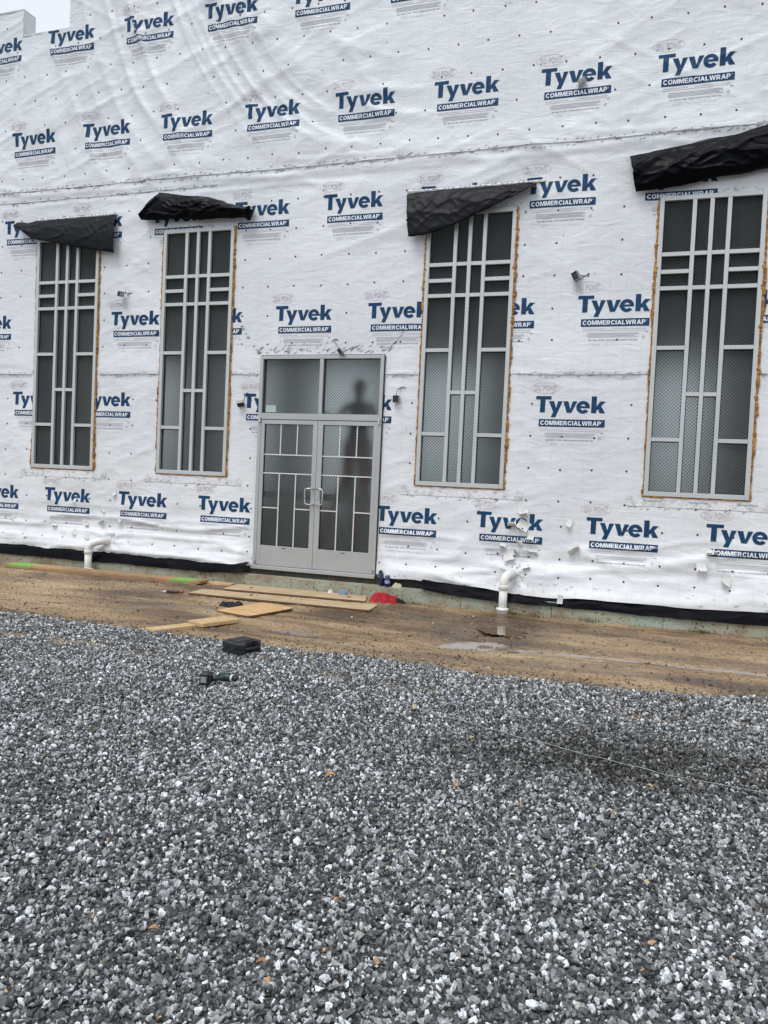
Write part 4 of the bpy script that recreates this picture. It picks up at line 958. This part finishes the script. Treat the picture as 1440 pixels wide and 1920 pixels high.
# ================================================================== drain pipes through the wrap
def pipe(label, px, pz, gx, gy, gz, R_=.057, drop=.31):
    t = empty('drain_pipe', (gx, gy, gz)); tag(t, label, 'drain pipe', 'white plastic drain pipes through the wrap')
    L = lambda p: (p[0]-gx, p[1]-gy, p[2]-gz)
    bm = bmesh.new(); pts = [(px, .03, pz), (px+(gx-px)*.10, -.08, pz)]
    for k in range(9):
        a = k/8*PI/2; cy = gy+.10; pts.append((px+(gx-px)*(.15+.85*math.sin(a)), cy-.10*math.sin(a)-.0, pz-.11*(1-math.cos(a))-.002*k))
    zc = pts[-1][2]-.02; pts.append((gx, gy, zc)); add_tube(bm, [L(p) for p in pts], R_, 20); bm_obj('elbow', bm, M_PVC, t, smooth=False)
    bm = bmesh.new(); add_tube(bm, [L((gx, gy, zc-.0)), L((gx, gy, gz-.03))], R_*.93, 20); bm_obj('downpipe', bm, M_PVC, t)
    bm = bmesh.new(); add_tube(bm, [L((gx, gy, zc+.01)), L((gx, gy, zc+.004)), L((gx, gy, zc-.05)), L((gx, gy, zc-.055))], [R_*1.02, R_*1.14, R_*1.14, R_*.95], 20); bm_obj('coupling', bm, M_PVC, t)
    bm = bmesh.new(); add_tube(bm, [L((gx, gy, gz+.075)), L((gx, gy, gz+.07)), L((gx, gy, gz+.045)), L((gx, gy, gz+.04)), L((gx, gy, gz-.03))], [R_, R_*1.42, R_*1.42, R_*1.28, R_*1.25], 22); bm_obj('base_collar', bm, M_PVC, t)
    bm = bmesh.new()
    for k in range(3): add_tube(bm, [(R_*1.06*math.cos(a+k), .0, R_*1.06*math.sin(a+k)) for a in np.linspace(0, 6.2, 24)], .006, 5)
    o = bm_obj('sealing_tape', bm, M_TAPE, t); o.location = (px-gx, -.055-gy, pz-gz)
pipe('white drain pipe elbow standing on the spray painted planks', -5.27, .19, -5.47, -.31, -.300)
pipe('white drain pipe elbow standing beside the muddy puddle', .99, .19, .915, -.285, -.315)

# ================================================================== electrical boxes dangling on cable stubs
def ebox(label, wx_, wz_, pts, size, rot, open_face=True):
    y = -float(Hs(wx_, wz_)); t = empty('junction_box', (wx_, y, wz_)); tag(t, label, 'junction box', 'electrical boxes hanging out of the wrapped wall')
    bm = bmesh.new(); add_tube(bm, [Vector(p) for p in pts], .006, 6); bm_obj('cable', bm, M_BOX, t, smooth=True)
    w_, d_, h_ = size; bm = bmesh.new(); T = .004
    add_box(bm, -w_/2, w_/2, -T/2+d_/2, T/2+d_/2, -h_/2, h_/2); add_box(bm, -w_/2, -w_/2+T, -d_/2, d_/2-T/2, -h_/2, h_/2); add_box(bm, w_/2-T, w_/2, -d_/2, d_/2-T/2, -h_/2, h_/2)
    add_box(bm, -w_/2+T, w_/2-T, -d_/2, d_/2-T/2, -h_/2, -h_/2+T); add_box(bm, -w_/2+T, w_/2-T, -d_/2, d_/2-T/2, h_/2-T, h_/2)
    o = bm_obj('housing', bm, M_BOX, t); o.location = pts[-1]; o.rotation_euler = rot
    f = box_obj('opening', -w_/2+T, w_/2-T, -d_/2+.012, -d_/2+.016, -h_/2+T, h_/2-T, M_BLACK, t); f.location = pts[-1]; f.rotation_euler = rot  # black panel stands in for the shade inside the open box
    bm = bmesh.new(); add_tube(bm, [(0, -.006, 0), (.03, -.010, .012), (.06, -.004, -.006)], .005, 5); add_tube(bm, [(-.01, -.006, .01), (-.03, -.010, -.03)], .004, 5); bm_obj('wire_tie', bm, M_STAPLE, t)
ebox('galvanised box sticking out between the two left windows', -5.10, 3.99, [(0, 0, 0), (-.04, -.06, -.01), (-.09, -.09, -.025)], (.10, .06, .075), (0, .15, -.5))
ebox('open black faced box tilted above an oval print', 1.68, 3.99, [(0, 0, 0), (-.05, -.05, 0), (-.09, -.08, -.02)], (.08, .07, .11), (0, -.45, -.35))
ebox('small box hanging over the top of the door frame', -1.68, 3.24, [(0, -.005, 0), (.05, -.05, -.06), (.11, -.07, -.15), (.13, -.07, -.18)], (.055, .05, .095), (0, -.65, 0))
ebox('box dangling by a bent cable at the left side of the doors', -3.035, 2.48, [(0, -.005, 0), (.01, -.04, -.03), (.005, -.05, -.09), (-.05, -.055, -.15)], (.10, .05, .085), (.9, -.25, .3))
ebox('box dangling by a short cable at the right side of the doors', -.66, 2.58, [(0, -.005, 0), (-.04, -.04, -.02), (-.055, -.05, -.08), (-.055, -.05, -.16)], (.085, .055, .095), (0, 0, 0.1))

# ================================================================== torn scraps of sheeting standing off the wall
def scrap(x, z, s, seed, label, asp=1.):
    r = random.Random(seed); y = -float(Hs(x, z))-.004; bm = bmesh.new(); nu, nv = 7, 6
    a0 = r.uniform(-.8, .8); G = []
    curl = r.uniform(1.4, 3.0); c, s_ = math.cos(a0), math.sin(a0)
    for i in range(nu):
        row = []
        for j in range(nv):
            u = (i/(nu-1)-.5)*s*asp*(1-.35*j/nv*r.random()); t = j/(nv-1)
            rr = s/curl; ang = t*curl; zz = -rr*math.sin(ang); yy = -rr*(1-math.cos(ang))*.7
            u += .008*(r.random()-.5); zz += .008*(r.random()-.5)
            row.append(bm.verts.new((u*c-zz*s_, yy, u*s_+zz*c)))
        G.append(row)
    for i in range(nu-1):
        for j in range(nv-1):
            if r.random() > .04: bm.faces.new((G[i][j], G[i+1][j], G[i+1][j+1], G[i][j+1]))
    o = bm_obj('torn_scrap', bm, M_SCRAP, loc=(x, y, z), smooth=True)
    tag(o, label, 'torn scrap', 'torn scraps curling off the wrap')
SC = [(-5.253, .95, .10), (-5.431, .66, .08), (-5.485, .50, .09), (-5.109, .53, .11), (-5.893, .31, .10), (-5.974, .80, .09), (-6.344, .42, .11), (-5.756, .44, .07), (-7.18, .43, .08), (-7.437, .23, .10),
      (-5.667, .25, .08), (-6.878, .19, .08), (1.07, 1.02, .16), (.933, .85, .12), (1.12, .87, .15), (1.182, .70, .11), (1.07, .60, .10), (.836, .57, .12), (.906, .47, .14), (1.029, .50, .10), (1.226, .52, .10),
      (1.685, .93, .13), (1.717, .58, .14), (1.155, .30, .09), (3.351, .67, .15), (3.246, .50, .13), (3.577, .34, .15), (1.50, 6.42, .17)]
SL = ['narrow scrap curling off the wrap above and beyond the elbow pipe by the planks', 'upper one of the stacked scraps left of the elbow pipe top', 'lower one of the stacked scraps left of the elbow pipe top', 'pale scrap nearest the small print right of the elbow pipe',
      'square scrap under the small print halfway to the elbow pipe', 'scrap over the letters of the print left of the elbow pipe', 'scrap at the lower left corner of the print nearest the elbow pipe', 'small scrap at the end of the small print before the elbow pipe',
      'scrap over the small print near the left edge of the view', 'scrap at the far left low above the black sheet', 'scrap directly above the bend of the elbow pipe by the planks', 'tiny scrap low down between the left edge and the elbow pipe',
      'large scrap covering the top of the blue letters above the puddle pipe', 'pointed scrap over the blue letters left of the big one above the puddle pipe', 'large scrap over the middle of the blue letters above the puddle pipe', 'scrap crossing the blue banner above the puddle pipe',
      'thin scrap along the lower rim of the banner above the puddle pipe', 'scrap left of the small print above the puddle pipe', 'long scrap hanging lowest in the cluster above the puddle pipe', 'scrap in the middle of the small print above the puddle pipe', 'scrap at the right end of the small print above the puddle pipe',
      'single curled scrap higher between two blue prints', 'single rolled scrap lower between two blue prints', 'small scrap closest to where the puddle pipe leaves the wall', 'scrap overlapping the corner of a blue banner near the right edge',
      'crumpled flat scrap between two small prints near the right edge', 'square white scrap below small print near the right edge', 'long torn flap hanging over a print high on the wall']
for i, (x, z, s) in enumerate(SC):
    lab = SL[i]
    scrap(x, z, s*1.25, 300+i, lab, .55 if i in (0, 1, 27) else random.uniform(.5, 1.0))

# ================================================================== timber and boards on the mud
def plank(name, label, cat, A, Bp, width, thick, ztop, m, group=None, layers=1, tilt=0., rnd=0):
    A = Vector((A[0], A[1], 0)); Bp = Vector((Bp[0], Bp[1], 0)); d = Bp-A; L = d.length; rz = math.atan2(d.y, d.x)
    bm = bmesh.new(); add_box(bm, 0, L, 0, width, -thick, 0, .003)
    if rnd: pass
    o = bm_obj(name, bm, m, loc=(A.x, A.y, ztop), rot=(0, tilt, rz)); return tag(o, label, cat, group)
def spray_mat():
    m = mat('spray_painted_plank', lin((176, 146, 108)), .75, col2=lin((132, 104, 76)), vscale=5, stretch=(1, 12, 12), bump=.2, bscale=10)
    n, l, p = N(m); base = p.inputs['Base Color'].links[0].from_socket
    tc = n.new('ShaderNodeTexCoord'); sx = n.new('ShaderNodeSeparateXYZ'); l.new(tc.outputs['Object'], sx.inputs[0])
    nz = n.new('ShaderNodeTexNoise'); nz.inputs['Scale'].default_value = 9; l.new(tc.outputs['Object'], nz.inputs[0])
    xx = math_node(n, l, 'ADD', sx.outputs[0], math_node(n, l, 'MULTIPLY_ADD', nz.outputs[0], .25, -.125))
    def band(src, a, b, soft, c):
        q1 = n.new('ShaderNodeMapRange'); q1.inputs[1].default_value = a-soft; q1.inputs[2].default_value = a+soft; l.new(xx, q1.inputs[0])
        q2 = n.new('ShaderNodeMapRange'); q2.inputs[1].default_value = b+soft; q2.inputs[2].default_value = b-soft; l.new(xx, q2.inputs[0])
        f = math_node(n, l, 'MULTIPLY', q1.outputs[0], q2.outputs[0]); n7 = n.new('ShaderNodeTexNoise'); n7.inputs['Scale'].default_value = 22; n7.inputs['Detail'].default_value = 5; l.new(tc.outputs['Object'], n7.inputs[0]); f = math_node(n, l, 'MULTIPLY', f, math_node(n, l, 'MULTIPLY_ADD', n7.outputs[0], 1.2, .15)); f = math_node(n, l, 'MINIMUM', f, 1.0)
        mx = n.new('ShaderNodeMix'); mx.data_type = 'RGBA'; l.new(f, mx.inputs[0]); l.new(src, mx.inputs[6]); mx.inputs[7].default_value = c; return mx.outputs[2]
    s = band(base, .50, 1.05, .12, lin((186, 146, 104))); s = band(s, .10, .52, .04, lin((116, 186, 84))); s = band(s, 2.75, 2.95, .1, lin((182, 126, 96))); s = band(s, 2.98, 3.32, .04, lin((112, 180, 82)))
    l.new(s, p.inputs['Base Color']); return m
M_SPRAY = spray_mat()
plank('plank', 'upper long plank with green and orange spray paint at its ends', 'plank', (-6.78, -.655), (-3.33, -.60), .26, .037, -.225, M_SPRAY, 'planks and boards by the foundation')
plank('plank', 'lower long weathered plank under the spray painted one', 'plank', (-6.72, -.675), (-3.37, -.622), .26, .037, -.2635, M_LUMBERW, 'planks and boards by the foundation')
plank('plank', 'short bare board by the foundation past the green painted end', 'plank', (-3.75, -.40), (-2.95, -.37), .12, .035, -.252, M_LUMBER, 'planks and boards by the foundation')
def sheet(label, pts, ztop, thick, m, me_=None, rounded=0, group='plywood sheets on the mud'):
    P_ = [Vector((p[0], p[1])) for p in pts]; out_ = []
    if rounded:
        for i, p in enumerate(P_):
            a = (P_[i-1]-p).normalized(); b = (P_[(i+1) % len(P_)]-p).normalized()
            for k in range(7): t = k/6; out_.append(p+a*rounded*(1-t)**2+b*rounded*t**2)
    else: out_ = P_
    c = sum(out_, Vector((0, 0)))/len(out_); n = len(out_)
    vs = [(p.x-c.x, p.y-c.y, 0) for p in out_]+[(p.x-c.x, p.y-c.y, -thick) for p in out_]
    fs = [tuple(range(n)), tuple(range(2*n-1, n-1, -1))]+[(k, n+k, n+(k+1) % n, (k+1) % n) for k in range(n)]
    o = mesh_obj('plywood_sheet', vs, fs, [m, M_PLYE, M_GREENE], mi=[0, 1]+[me_ if (me_ and k == 1) else 1 for k in range(n)])
    bm = bmesh.new(); bm.from_mesh(o.data); bmesh.ops.recalc_face_normals(bm, faces=bm.faces); bm.to_mesh(o.data); bm.free()
    o.location = (c.x, c.y, ztop); return tag(o, label, 'plywood', group)
sheet('long plywood sheet lying against the foundation below the doors', [(-2.836, -.80), (-.80, -.690), (-.955, -.215), (-2.92, -.245)], -.262, .02, M_PLY)
sheet('long plywood sheet with green painted end, the one away from the foundation', [(-3.091, -1.252), (-.565, -1.185), (-.616, -.70), (-3.13, -.815)], -.288, .02, M_PLY, 2)
M_PLY2 = mat('pale_plywood', lin((214, 180, 134)), .7, col2=lin((190, 150, 100)), vscale=4, stretch=(1, 3, 1), bump=.08)
sheet('short plywood piece with rounded corners lying on the mud', [(-1.60, -2.34), (-1.42, -1.50), (-1.93, -1.32), (-2.13, -2.20)], -.298, .022, M_PLY2, None, .09)
plank('timber_block', 'short pale timber block beside the rounded plywood', 'timber block', (-1.985, -2.98), (-1.745, -3.075), .50, .04, -.285, M_LUMBER, 'timber offcuts')
plank('timber_block', 'pale timber offcut half sunk at the gravel edge', 'timber block', (-2.13, -3.53), (-1.98, -3.59), .50, .04, -.295, M_LUMBER, 'timber offcuts')
pass
bk = box_obj('brick_piece', -.05, .05, -.03, .03, -.0, .045, mat('brick_red', lin((136, 84, 66)), .9, var=.3, vscale=20, bump=.4), None, .004); bk.location = (-3.16, -.165, -.124); tag(bk, 'broken brick piece tucked under the black sheet left of the doors', 'brick')

# ================================================================== soft things, tools and litter
def crumple(name, loc, a, b, h, seed, m, parent=None, folds=6, lobes=None, rz=0):
    nu, nv = 64, 24; vs = []; fs = []
    for i in range(nu):
        th = 2*PI*i/nu; R0 = 1+.22*math.sin(2*th+seed)+.14*math.sin(3*th+1.3*seed)+.08*math.sin(7*th+seed)
        for j in range(nv+1):
            t = j/nv; r = R0*(1-t)**.75 if j else R0
            x = r*math.cos(th)*a; y = r*math.sin(th)*b
            z = h*(1-(1-t)**2.2)*(.65+.55*float(vnoise(x/a*1.7+5, y/b*1.7, seed)))+h*.50*float(ridge(vnoise(x/a*2.2+3, y/b*2.2+x/a, seed+1), 1.5))*min(1, t*3)+h*.18*float(ridge(vnoise(x/a*5+3, y/b*5, seed+2), 1.5))*min(1, t*4)
            vs.append((x, y, z-.008))
    for i in range(nu):
        i2 = (i+1) % nu; fs += [(i*(nv+1)+j, i2*(nv+1)+j, i2*(nv+1)+j+1, i*(nv+1)+j+1) for j in range(nv)]
    o = mesh_obj(name, vs, fs, m, parent, smooth=True); o.location = loc; o.rotation_euler = (0, 0, rz)
    bm = bmesh.new(); bm.from_mesh(o.data); bmesh.ops.remove_doubles(bm, verts=bm.verts, dist=1e-4); bm.to_mesh(o.data); bm.free(); return o
rj = empty('red_jacket', (-.66, -.42, -.312)); tag(rj, 'crumpled red jacket dropped at the end of the plywood', 'jacket')
crumple('jacket_body', (0, 0, 0), .24, .14, .098, 5, M_REDCLOTH, rj, rz=.1)
crumple('sleeve', (.12, -.07, 0), .12, .06, .075, 6, M_REDCLOTH, rj, rz=-.4)
crumple('black_lining', (.23, .05, 0), .07, .06, .06, 7, M_DKCLOTH, rj)
dc = crumple('black_cloth', (-2.16, -1.72, -.335), .15, .09, .06, 9, M_DKCLOTH, rz=.4); tag(dc, 'small black cloth crumpled behind the rounded plywood', 'cloth')
ib = crumple('insulation_scrap', (-.545, -.150, -.125), .075, .035, .045, 12, mat('insulation', lin((196, 190, 160)), .95, var=.3, vscale=30, bump=.6)); tag(ib, 'cream insulation scrap on the concrete ledge right of the doors', 'insulation')
pscr = crumple('paper_scrap', (-1.47, -.27, -.262), .035, .03, .04, 14, M_SCRAP); tag(pscr, 'small white paper scrap on the plywood by the foundation', 'paper')
# blue tub
tb = empty('plastic_tub', (-1.262, -.33, -.262), .1); tag(tb, 'small pale blue plastic tub on the plywood below the doors', 'tub')
M_TUB = mat('tub_blue', lin((132, 158, 184)), .35)
bm = bmesh.new(); n = 24; rings = []
for z, s_ in ((0, .75), (.004, .80), (.045, .95), (.050, 1.02), (.056, 1.02)):
    rings.append([bm.verts.new((.062*s_*(abs(math.cos(a))**.5)*(1 if math.cos(a) > 0 else -1), .045*s_*(abs(math.sin(a))**.5)*(1 if math.sin(a) > 0 else -1), z)) for a in [2*PI*(k+.5)/n for k in range(n)]])
for a, b in zip(rings, rings[1:]):
    for k in range(n): bm.faces.new((a[k], a[(k+1) % n], b[(k+1) % n], b[k]))
bm.faces.new(rings[0][::-1]); bm_obj('tub_body', bm, M_TUB, tb)
box_obj('lid', -.058, .058, -.041, .041, .050, .0555, M_TUB, tb, .003)
# spray can and bottle on the ledge
def can(loc, r, h, m, capm, label, name, cat, band=None):
    t = empty(name, loc); tag(t, label, cat)
    bm = bmesh.new(); add_tube(bm, [(0, 0, 0), (0, 0, .004), (0, 0, h*.84), (0, 0, h*.87)], [r*.9, r, r, r*.72], 20); bm_obj('can_body', bm, m, t)
    bm = bmesh.new(); add_tube(bm, [(0, 0, h*.87), (0, 0, h*.98), (0, 0, h)], [r*.7, r*.66, r*.55], 16); bm_obj('cap', bm, capm, t)
    if band:
        bm = bmesh.new(); add_tube(bm, [(0, 0, h*.28), (0, 0, h*.52)], r*1.02, 20, caps=False); bm_obj('paper_band', bm, band, t)
    return t
M_CANB = mat('can_blue', (.006, .016, .07, 1), .3); M_WB = mat('band_pale', lin((150, 160, 190)), .4)
c1 = can((-.772, -.135, -.122), .033, .215, M_CANB, M_BLACK, 'tall dark blue spray can leaning by the door corner', 'spray_can', 'spray can'); c1.rotation_euler = (.05, -.12, 0)
can((-.690, -.150, -.122), .036, .165, mat('bottle_blue', (.016, .026, .09, 1), .15), M_WB, 'short blue bottle with pale band beside the spray can', 'bottle', 'bottle', M_WB)

# black tool case on the gravel
TC = empty('tool_case', (-.735, -4.085, -.322)); tag(TC, 'closed black plastic tool case lying on the gravel', 'tool case'); TC.rotation_euler = (.02, -.015, math.radians(70.4))
# local +x runs along the handle side, local +y away to the back left
Lx, Ly, Hh = .285, .275, .105
def case_shell(z0, z1, inset, nm):
    bm = bmesh.new(); c = .045
    prof = [(c, 0), (.072, 0), (.085, .012), (Lx-.085, .012), (Lx-.072, 0), (Lx-c, 0), (Lx, c), (Lx, Ly-.03), (Lx-.03, Ly), (.03, Ly), (0, Ly-.03), (0, c)]
    # handle hole is cut through as an inner loop, so build the shell as body plus two arms
    rings = []
    for z, s_ in ((z0, inset), (z0+.006, 0), (z1-.012, 0), (z1-.003, .010), (z1, .020)):
        cx_, cy_ = Lx/2, Ly/2; rings.append([bm.verts.new((cx_+(p[0]-cx_)*(1-s_*2/Lx), cy_+(p[1]-cy_)*(1-s_*2/Ly), z)) for p in prof2])
    for a, b in zip(rings, rings[1:]):
        for k in range(len(prof2)): bm.faces.new((a[k], a[(k+1) % len(prof2)], b[(k+1) % len(prof2)], b[k]))
    bm.faces.new(rings[0][::-1]); bm.faces.new(rings[-1]); return bm_obj(nm, bm, M_BLACK, TC)
prof2 = [(.045, 0), (.070, 0), (.080, .052), (Lx-.080, .052), (Lx-.070, 0), (Lx-.045, 0), (Lx, .045), (Lx, Ly-.03), (Lx-.03, Ly), (.03, Ly), (0, Ly-.03), (0, .045)]
case_shell(.0, .052, .012, 'lower_shell'); case_shell(.053, Hh, 0, 'upper_shell')
bm = bmesh.new(); add_tube(bm, [(.055, .012, .052), (.075, .004, .052), (Lx/2, .001, .052), (Lx-.075, .004, .052), (Lx-.055, .012, .052)], [.016, .014, .014, .014, .016], 8); bm_obj('handle', bm, M_BLACK, TC, smooth=True)
box_obj('lid_panel', .05, Lx-.05, .085, Ly-.045, Hh-.0005, Hh+.005, M_BLACK, TC, .004)
for yy in (.09, .20): box_obj('latch', -.005, .002, yy-.018, yy+.018, .03, .078, M_BLACK, TC, .002)
box_obj('latch', .018, .040, -.006, .001, .03, .078, M_BLACK, TC, .002)

# cordless driver lying on its side on the gravel
DR = empty('cordless_driver', (-.452, -5.085, -.300)); tag(DR, 'dark green cordless driver lying on its side on the gravel', 'power tool'); DR.rotation_euler = (0, 0, .28)
M_DG = mat('tool_green', lin((20, 44, 42)), .4, bump=.1); M_LBL = mat('battery_label', lin((150, 152, 150)), .5, var=.3, vscale=60)
bm = bmesh.new(); add_box(bm, -.060, .010, -.045, .045, -.008, .082, .008); add_box(bm, .010, .028, -.038, .038, .0, .074, .005); bm_obj('battery', bm, M_BLACK, DR)
box_obj('battery_label', -.048, -.005, -.0475, -.0455, .012, .058, M_LBL, DR)
box_obj('battery_side_label', -.0625, -.0605, -.028, .028, .010, .058, M_LBL, DR)
bm = bmesh.new(); add_tube(bm, [(.022, .0, .037), (.060, .008, .037), (.105, .030, .037), (.125, .045, .040)], [.024, .019, .021, .026], 12); bm_obj('grip', bm, M_DG, DR, smooth=True)
bm = bmesh.new(); add_tube(bm, [(.062, .070, .040), (.070, .066, .040), (.125, .045, .042), (.165, .030, .042), (.172, .027, .042)], [.020, .031, .034, .032, .026], 16); bm_obj('motor_housing', bm, M_DG, DR, smooth=True)
bm = bmesh.new(); add_tube(bm, [(.170, .028, .042), (.176, .026, .042), (.186, .022, .042)], [.029, .030, .025], 16); bm_obj('collar_ring', bm, mat('ring_silver', (.55, .62, .6, 1), .35, .3), DR)
bm = bmesh.new(); add_tube(bm, [(.184, .022, .042), (.205, .014, .042), (.220, .008, .042), (.224, .007, .042)], [.022, .023, .016, .009], 14); bm_obj('chuck', bm, M_BLACK, DR)
box_obj('trigger', .088, .104, .0, .018, .030, .048, M_BLACK, DR, .003)

# hand tool with red and black grips
HT = empty('snips', (-3.37, -1.20, -.322)); tag(HT, 'red and black handled snips lying in the mud', 'hand tool'); HT.rotation_euler = (0, 0, .30)
M_RP = mat('grip_red', lin((170, 52, 40)), .5)
bm = bmesh.new(); add_tube(bm, [(-.16, .0, .012), (-.10, .006, .014), (-.05, .010, .016)], [.004, .012, .012], 8); bm_obj('blade', bm, M_STEEL, HT)
for s in (-1, 1):
    bm = bmesh.new(); add_tube(bm, [(-.06, 0, .018), (.0, s*.026, .018), (.07, s*.030, .018), (.10, s*.026, .018)], [.010, .012, .012, .012], 8); bm_obj('grip', bm, M_BLACK, HT)
    bm = bmesh.new(); add_tube(bm, [(.10, s*.026, .018), (.15, s*.018, .018)], [.013, .011], 8); add_tube(bm, [(-.085, s*.004, .018), (-.055, s*.006, .018)], [.012, .013], 8); bm_obj('grip_end', bm, M_RP, HT)
o = box_obj('wood_sliver', -.055, .055, -.006, .006, 0, .008, M_LUMBER); o.location = (-3.64, -.82, -.318); o.rotation_euler = (0, 0, 1.0); tag(o, 'thin pale wood sliver lying above the snips', 'wood sliver')
for i, (x, y, z, lab) in enumerate([(-2.55, -.52, -.260, 'black plastic offcut on the plywood below the left door leaf'), (-1.10, -.50, -.260, 'black plastic offcut on the plywood near the red jacket'), (-2.30, -.98, -.286, 'dark brown crumb on the front plywood sheet')]):
    bm = bmesh.new(); add_tube(bm, [(-.025, 0, .004), (0, .003, .007), (.03, 0, .004)], [.005, .007, .003], 6); o = bm_obj('plastic_offcut', bm, M_BLACK, loc=(x, y, z), rot=(0, 0, .5*i)); tag(o, lab, 'offcut')
# twigs
for i, (pts, lab) in enumerate([([(-.42, -.33), (-.30, -.37), (-.19, -.345), (-.12, -.36)], 'bent twig beside the red jacket'), ([(-.13, -.25), (-.03, -.33), (.10, -.345), (.19, -.36)], 'longer twig by the foundation past the red jacket'), ([(-3.05, -.47), (-2.95, -.44), (-2.85, -.43)], 'short twig between the bare board and the plywood')]):
    bm = bmesh.new(); add_tube(bm, [(x-pts[0][0], y-pts[0][1], .012+.01*(k % 2)) for k, (x, y) in enumerate(pts)], [.006, .007, .005, .003][:len(pts)], 6)
    o = bm_obj('twig', bm, M_TWIG, loc=(pts[0][0], pts[0][1], foundation_ground(pts[0][0])-.01), smooth=True); tag(o, lab, 'twig')
# leaves on the gravel: a curled blade with a midrib fold
LV = [(1.163, -5.02, 1, 'pale leaf nearest the start of the white string'), (1.67, -5.426, 1, 'pale leaf lying beside the white string'), (1.10, -6.45, 0, 'brown leaf alone in the middle of the gravel'), (1.13, -8.007, 0, 'tan leaf on the gravel at the lower left'),
      (2.584, -6.30, 0, 'tan leaf standing upright right of the dirty patch'), (1.753, -6.245, 0, 'small brown leaf left of the dirty patch'), (-.50, -4.15, 0, 'small tan leaf beside the black tool case'), (1.538, -8.058, 0, 'pointed tan leaf at the bottom of the gravel'),
      (1.655, -7.594, 0, 'orange leaf chip just above the pointed leaf'), (2.74, -6.949, 1, 'yellowish leaf chip on the right of the gravel'), (1.73, -3.68, 1, 'grey leaf at the edge between mud and gravel'), (2.775, -5.836, 1, 'pale leaf between the string and the dirty patch')]
for i, (x, y, k, lab) in enumerate(LV):
    r = random.Random(i); L = r.uniform(.035, .055); vs = []; fs = []
    for a in range(9):
        t = a/8; w_ = math.sin(PI*min(.98, t+.02))**.8*L*.30; bend = .16*L*math.sin(t*PI)
        vs += [(t*L, -w_, bend+w_*.5), (t*L, 0, bend), (t*L, w_, bend+w_*.5)]
        if a: q_ = 3*a; fs += [(q_-3, q_, q_+1, q_-2), (q_-2, q_+1, q_+2, q_-1)]
    o = mesh_obj('leaf', vs, fs, M_LEAF2 if k else M_LEAF, smooth=True); o.location = (x, y, float(bed_h(np.array([x]), np.array([y]))[0])+.034); o.rotation_euler = (r.uniform(-.25, .25), r.uniform(-.3, .1), r.uniform(0, 6)); tag(o, lab, 'leaf', 'fallen leaves on the gravel')
    s = o.modifiers.new('thickness', 'SOLIDIFY'); s.thickness = .001
# string
SP = [(.75, -4.75), (.962, -4.877), (1.28, -5.03), (1.595, -5.14), (1.87, -5.25), (2.153, -5.364), (2.486, -5.47), (2.847, -5.584), (3.12, -5.63), (3.45, -5.65), (4.1, -5.72)]
pts = []
for (a, b), (c, d) in zip(SP, SP[1:]):
    for k in range(8): t = k/8; x, y = a+(c-a)*t, b+(d-b)*t; pts.append((x, y, -.300+.012*(float(vnoise(x*9, 1, 5))-.5)))
bm = bmesh.new(); add_tube(bm, pts, .0014, 5); o = bm_obj('string', bm, M_STRING, smooth=True); tag(o, 'thin white string stretched across the gravel', 'string')
# tufts of grass at the foot of the foundation
def tuft(x, y, n, h, seed, lab):
    r = random.Random(seed); vs = []; fs = []
    for k in range(n):
        a = r.random()*6.28; rr = r.random()*.09; bx_, by_ = rr*math.cos(a)*1.8, rr*math.sin(a)*.6; L = h*r.uniform(.4, 1); la = r.random()*6.28; lean = L*r.uniform(.2, .9); w_ = .0025
        i = len(vs); vs += [(bx_-w_, by_, -.01), (bx_+w_, by_, -.01), (bx_+math.cos(la)*lean*.4+w_*.7, by_+math.sin(la)*lean*.4, L*.65), (bx_+math.cos(la)*lean*.4-w_*.7, by_+math.sin(la)*lean*.4, L*.65), (bx_+math.cos(la)*lean, by_+math.sin(la)*lean*.7, L)]
        fs += [(i, i+1, i+2, i+3), (i+3, i+2, i+4)]
    o = mesh_obj('grass_tuft', vs, fs, M_GRASS); o.location = (x, y, foundation_ground(x)-.008); tag(o, lab, 'grass', 'grass tufts along the foundation')
for i, (x, y, n, h, lab) in enumerate([(1.08, -.30, 70, .07, 'low grass tuft right beside the drain pipe base'), (1.32, -.29, 50, .06, 'thin grass tuft a little past the drain pipe'), (2.02, -.28, 45, .09, 'upright dark weed against the bare concrete'), (3.30, -.29, 90, .07, 'wide grass tuft at the rightmost stretch of the foundation'),
                                       (-.28, -.30, 60, .06, 'sparse tuft among the twigs by the jacket'), (-4.0, -.72, 30, .04, 'tiny tuft in front of the long planks'), (2.55, -.30, 30, .04, 'tiny tuft between two foundation joints')]):
    tuft(x, y, n, h, 400+i, lab)
